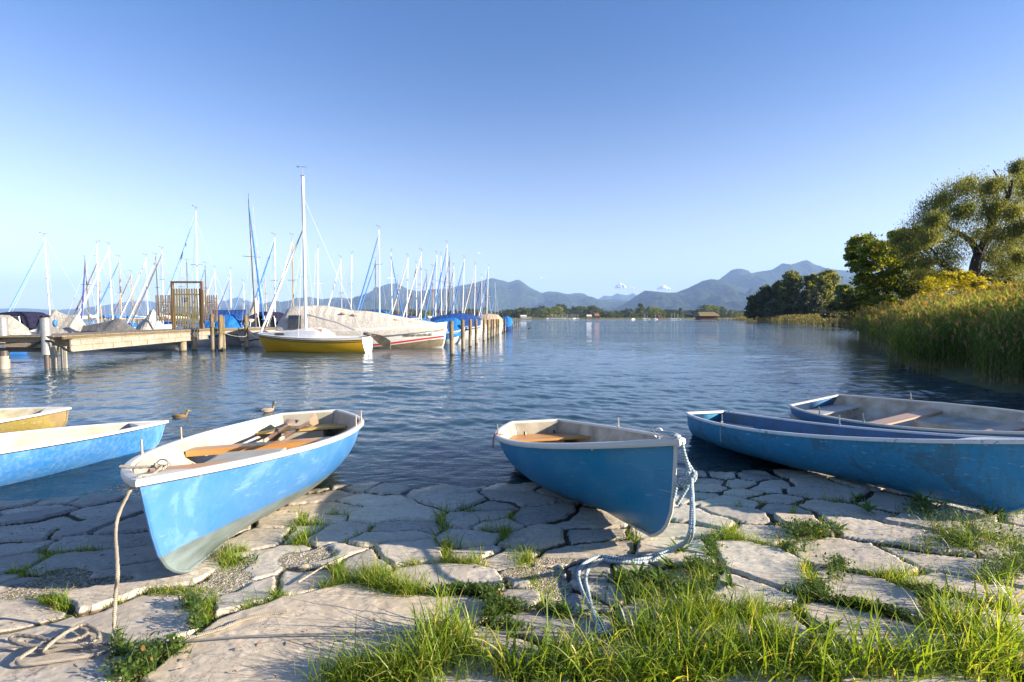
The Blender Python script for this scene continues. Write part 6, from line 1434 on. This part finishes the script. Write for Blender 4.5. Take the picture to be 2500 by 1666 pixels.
# x, y, rx, ry (photo px), blades, height m, cover (how far it also grows over stone)
G = [(1082,1275,18,26,420,.17,.5),(1095,1335,22,22,420,.15,.5),(1130,1375,60,12,420,.10,.3),(1060,1395,40,8,150,.08,.3),(755,1282,30,14,420,.11,.3),(735,1312,22,16,350,.11,.3),(820,1262,18,8,160,.10,.3),(890,1318,40,12,300,.07,.3),(720,1330,14,10,140,.08,.4),
 (930,1290,30,8,150,.05,.2),(1200,1290,30,14,230,.10,.2),(1235,1305,16,18,220,.10,.3),(1140,1250,28,12,140,.10,.2),(1260,1262,30,10,130,.08,.2),(850,1400,60,16,900,.09,.6),(930,1420,55,18,1100,.10,.7),(990,1440,45,14,700,.10,.7),(800,1425,60,10,500,.08,.5),(1010,1380,14,20,200,.08,.4),
 (560,1365,26,16,260,.09,.7),(590,1340,14,12,110,.07,.5),(120,1470,60,10,420,.06,.6),(220,1465,60,8,320,.05,.5),(70,1490,30,10,220,.06,.6),(420,1440,80,7,260,.05,.4),(560,1475,70,8,420,.07,.6),(640,1460,60,8,420,.07,.6),(480,1500,30,14,240,.07,.6),(60,1395,50,10,220,.06,.6),(150,1360,60,14,380,.06,.6),(210,1345,40,10,200,.06,.5),(20,1340,20,8,80,.06,.5),
 (1270,1360,28,16,300,.09,.7),(1290,1420,20,10,100,.05,.5),(1550,1325,40,24,620,.13,.6),(1580,1300,30,10,200,.10,.5),(1440,1350,20,12,180,.10,.8),(1260,1450,10,10,60,.05,.5),
 (1080,1560,46,44,1100,.28,.9),(1060,1630,60,40,1300,.26,1),(1130,1600,60,40,700,.20,.8),(900,1650,90,20,1300,.12,.9),(1000,1640,60,30,900,.18,1),(1250,1640,90,30,900,.20,.8),
 (1460,1500,40,30,700,.22,.9),(1330,1500,14,40,60,.26,.8),(1560,1470,40,20,420,.14,.8),(1640,1500,60,24,900,.15,.9),(1720,1510,60,24,800,.12,.9),(1580,1560,90,34,1700,.24,.95),(1750,1580,120,30,1800,.24,.95),(1400,1620,120,34,2200,.22,1),(1700,1640,200,26,3600,.24,1),(1450,1660,200,20,2200,.24,1),
 (1950,1620,120,30,2200,.24,1),(2200,1630,140,28,2400,.24,1),(2400,1620,100,40,2400,.26,1),(2050,1660,240,14,1600,.26,1),(2330,1540,70,30,900,.24,.9),(2420,1560,70,40,1300,.28,1),(2300,1500,40,20,420,.18,.8),(2450,1480,50,30,700,.24,.8),(1900,1560,50,16,500,.12,.7),(1850,1500,60,14,500,.10,.6),
 (1780,1310,50,14,620,.09,.6),(1850,1335,40,10,420,.07,.5),(1940,1400,30,18,420,.09,.6),(1980,1430,50,14,500,.08,.5),(1700,1420,30,22,360,.10,.7),(1870,1300,34,10,200,.08,.5),(1640,1260,10,10,60,.07,.5),(1805,1235,8,6,40,.07,.5),(1870,1218,30,8,140,.06,.4),(2030,1225,40,10,170,.08,.4),(1935,1250,8,6,50,.10,.5),(2060,1490,110,14,500,.09,.6),(2250,1430,60,16,300,.12,.6),(2160,1400,80,10,220,.08,.5),(2400,1420,80,20,420,.15,.6),(2350,1320,120,24,520,.11,.7)]
Wd = [(1150,1450,70,16,900,.06,.5),(1200,1490,50,16,800,.07,.6),(1130,1430,50,12,500,.06,.5),(1290,1500,70,8,420,.04,.4),(1080,1460,40,8,200,.05,.5),(1250,1520,40,12,300,.05,.6),(1400,1500,60,12,420,.06,.6),(480,1525,16,22,150,.10,.9),(460,1480,24,12,200,.07,.8),(350,1620,34,18,220,.10,.9),(420,1590,40,14,150,.07,.8),(300,1650,40,16,150,.07,.9),(290,1590,14,16,70,.12,.9),
 (1610,1415,50,16,420,.07,.7),(1660,1440,60,16,420,.07,.8),(1560,1450,60,16,420,.07,.8),(1500,1420,40,20,500,.08,.7),(1700,1395,50,14,420,.08,.7),(1740,1340,20,20,200,.07,.7),(1790,1460,60,14,420,.06,.6),(1970,1300,60,16,900,.08,.8),(1950,1340,36,10,360,.06,.7),(2040,1400,26,26,420,.08,.7),(2000,1450,50,16,420,.07,.7),(2100,1480,90,10,620,.05,.5),(2200,1500,80,14,500,.06,.6),
 (2290,1270,60,26,1200,.13,1),(2400,1290,80,34,1600,.15,1),(2460,1340,50,30,900,.15,1),(2340,1330,80,16,600,.09,.8),(2240,1240,30,12,260,.09,.8),(2460,1400,50,20,600,.12,.8),(2360,1450,80,20,500,.07,.6),(1500,1350,60,10,260,.06,.5),(620,1370,8,8,24,.06,1),(1440,1385,14,8,60,.06,.7),(2230,1450,40,10,200,.05,.5),(2480,1250,30,14,260,.12,1),(1330,1535,60,10,200,.05,.6)]
def place(L):
    P = []; H = []
    for (px, py, rx, ry, n, h, cv) in L:
        n = int(n * (1.5 if h < .13 else (.22 if px > 1380 else .30))); qx = rng.normal(px, rx * .62, n * 2); qy = rng.normal(py, ry * .62, n * 2); k = 0
        pts = np.array([ong(a, min(b, 1760)) for a, b in zip(qx, qy)]); s, I, g, D = stone_at(pts[:, 0], pts[:, 1])
        edge = D < .055 * (1 + 3 * max(0, cv - .6)); ok = (s < .6) | (edge & (rng.random(len(s)) < cv * .8)) | (rng.random(len(s)) < (cv - .62) * 1.6)
        ok &= ~((qx > 1390) & (qx < 1670) & (qy > 1325) & (qy < 1412)) | (rng.random(len(s)) < .05)
        ok &= ~((qx > 1385) & (qx < 1500) & (qy > 1345) & (qy < 1600)) | (rng.random(len(s)) < .08)
        pts = pts[ok & (pts[:, 1] > .95)][:n]; P.append(pts); H.append(np.full(len(pts), h))
    P = np.concatenate(P); H = np.concatenate(H); return P, H
P, H = place(G); n = len(P); P[:, 2] -= .025
# random short growth along every dry joint
qx = rng.uniform(-9, 11, 110000); qy = rng.uniform(1.6, 5.6, 110000); s, I, g, D = stone_at(qx, qy); zz = gz(qx, qy); wgt = np.clip(.32 + 1.3 * fbm(qx, qy, .8, 3, 91), 0, 1) * np.clip((zz - .05) / .12, 0, 1)
ok = (s < .25) & (rng.random(len(s)) < wgt); P2 = np.stack([qx, qy, zz - .045], 1)[ok]; H2 = .05 + .035 * (rng.random(len(P2)) < .3)
P = np.concatenate([P, P2]); H = np.concatenate([H, H2]); n = len(P); H = np.where(H > .13, .13 + (H - .13) * .35, H); L = H * np.clip(np.exp(rng.normal(-.25, .5, n)), .25, 2.3); far_ = P[:, 1]
wd_ = np.where((H > .135) & (L > .12), rng.uniform(.004, .010, n), rng.uniform(.0022, .0045, n)) * (1 + np.clip(far_ - 3, 0, 3) * .12)
az = rng.uniform(0, 6.283, n); V, Q = blades(P.copy(), az, np.abs(rng.normal(.22, .22, n)), L, wd_, 4, rng.uniform(.15, .95, n), az + math.pi / 2 * 0 + rng.normal(0, .8, n))
tone = np.clip(rng.normal(.5, .2, n) + .12 * fbm(P[:, 0], P[:, 1], 1.5, 2, 93) - .0, 0, 1); tone = np.where(rng.random(n) < .10, .98, tone)
J = Join(); J.add(V, Q, np.repeat(tone, 10)); o = J.build('grass', 'grass', None, True); tag(o, 'green grass growing in tufts between the stone slabs', 'grass', None, 'stuff')
# broad leaved weeds: short stems with small ovate leaves and a few jagged rosettes
P, H = place(Wd); n = len(P); J = Join(); b = P.copy(); b[:, 2] += rng.random(n) * H - .01; a = rng.uniform(0, 6.283, n); le = rng.uniform(.012, .034, n)
V, Q = blades(b, a, rng.uniform(.5, 1.5, n), le, le * rng.uniform(.34, .5, n), 3, .35, a); J.add(V, Q, np.repeat(np.clip(rng.normal(.5, .25, n), 0, 1), 8))
m = rng.random(n) < .3; V, Q = blades(P[m].copy(), rng.uniform(0, 6.28, m.sum()), np.abs(rng.normal(.2, .3, m.sum())), H[m] * 1.15, np.full(m.sum(), .0022), 3, .3); J.add(V, Q, .2)
for (px, py, k, s_) in ((1600,1425,12,.12),(1640,1390,10,.14),(1560,1410,9,.13),(1700,1400,8,.12),(1990,1580,7,.10),(2020,1545,7,.11),(1780,1430,8,.11),(590,1370,7,.07),(300,1600,7,.09),(350,1640,8,.09),(2050,1295,6,.12),(2250,1230,9,.16),(2120,1250,7,.15),(2420,1260,9,.15),(1730,1360,8,.12),(2300,1300,8,.13),(2090,1220,7,.12),(1660,1350,8,.14),(1620,1430,9,.13)):
    c = np.array(ong(px, py)); aa = rng.uniform(0, 6.28, k)
    for w_, f in ((1.0, 1.0), (.55, .8), (1.25, .6)):     # lobed leaf: three overlapping blades along the rib
        V, Q = blades(np.repeat(c[None], k, 0) + np.array([0, 0, .005]), aa + (0 if w_ == 1 else rng.normal(0, .12, k)), rng.uniform(.6, 1.2, k), np.full(k, s_ * f), np.full(k, s_ * .20 * w_), 4, .35, aa); J.add(V, Q, np.repeat(rng.uniform(.4, .85, k), 10))
o = J.build('weeds', 'weed_leaf', None, True); tag(o, 'small leaved weeds and dandelion rosettes spreading over the slab edges', 'weeds', None, 'stuff')
# fallen leaves and tiny twigs on the slabs
plain('litter', (.20, .10, .05), .8, .5, 30)
MBl = MB(); rl = random.Random(9)
for _ in range(170):
    p = ong(rl.uniform(0, 2500), rl.uniform(1230, 1660)); a = rl.uniform(0, 6.28); l_ = rl.uniform(.006, .02)
    MBl.tube([p + Vector((0, 0, .006)), p + Vector((math.cos(a) * l_, math.sin(a) * l_, .010)), p + Vector((math.cos(a + .5) * l_ * 2, math.sin(a + .5) * l_ * 2, .006))], [.001, .0035, .001], 4)
tag(MBl.build('leaf_litter', 'litter'), 'scattered dry leaf crumbs and twigs on the slabs', 'litter', None, 'stuff')

# ------------------------------------------------------------------ the air
hz = bpy.data.materials.new('haze'); hz.use_nodes = True; t_ = hz.node_tree; t_.nodes.clear(); ou = t_.nodes.new('ShaderNodeOutputMaterial'); vo = t_.nodes.new('ShaderNodeVolumePrincipled')
vo.inputs['Color'].default_value = (.36, .57, 1.0, 1); vo.inputs['Density'].default_value = 6.5e-5; vo.inputs['Anisotropy'].default_value = 0.0
t_.links.new(vo.outputs[0], ou.inputs['Volume']); MATS['haze'] = hz
o = MB().box((0, 7000, 725), (46000, 24000, 1460)).build('haze', 'haze'); o.location = (0, 0, -8); tag(o, kind='stuff')
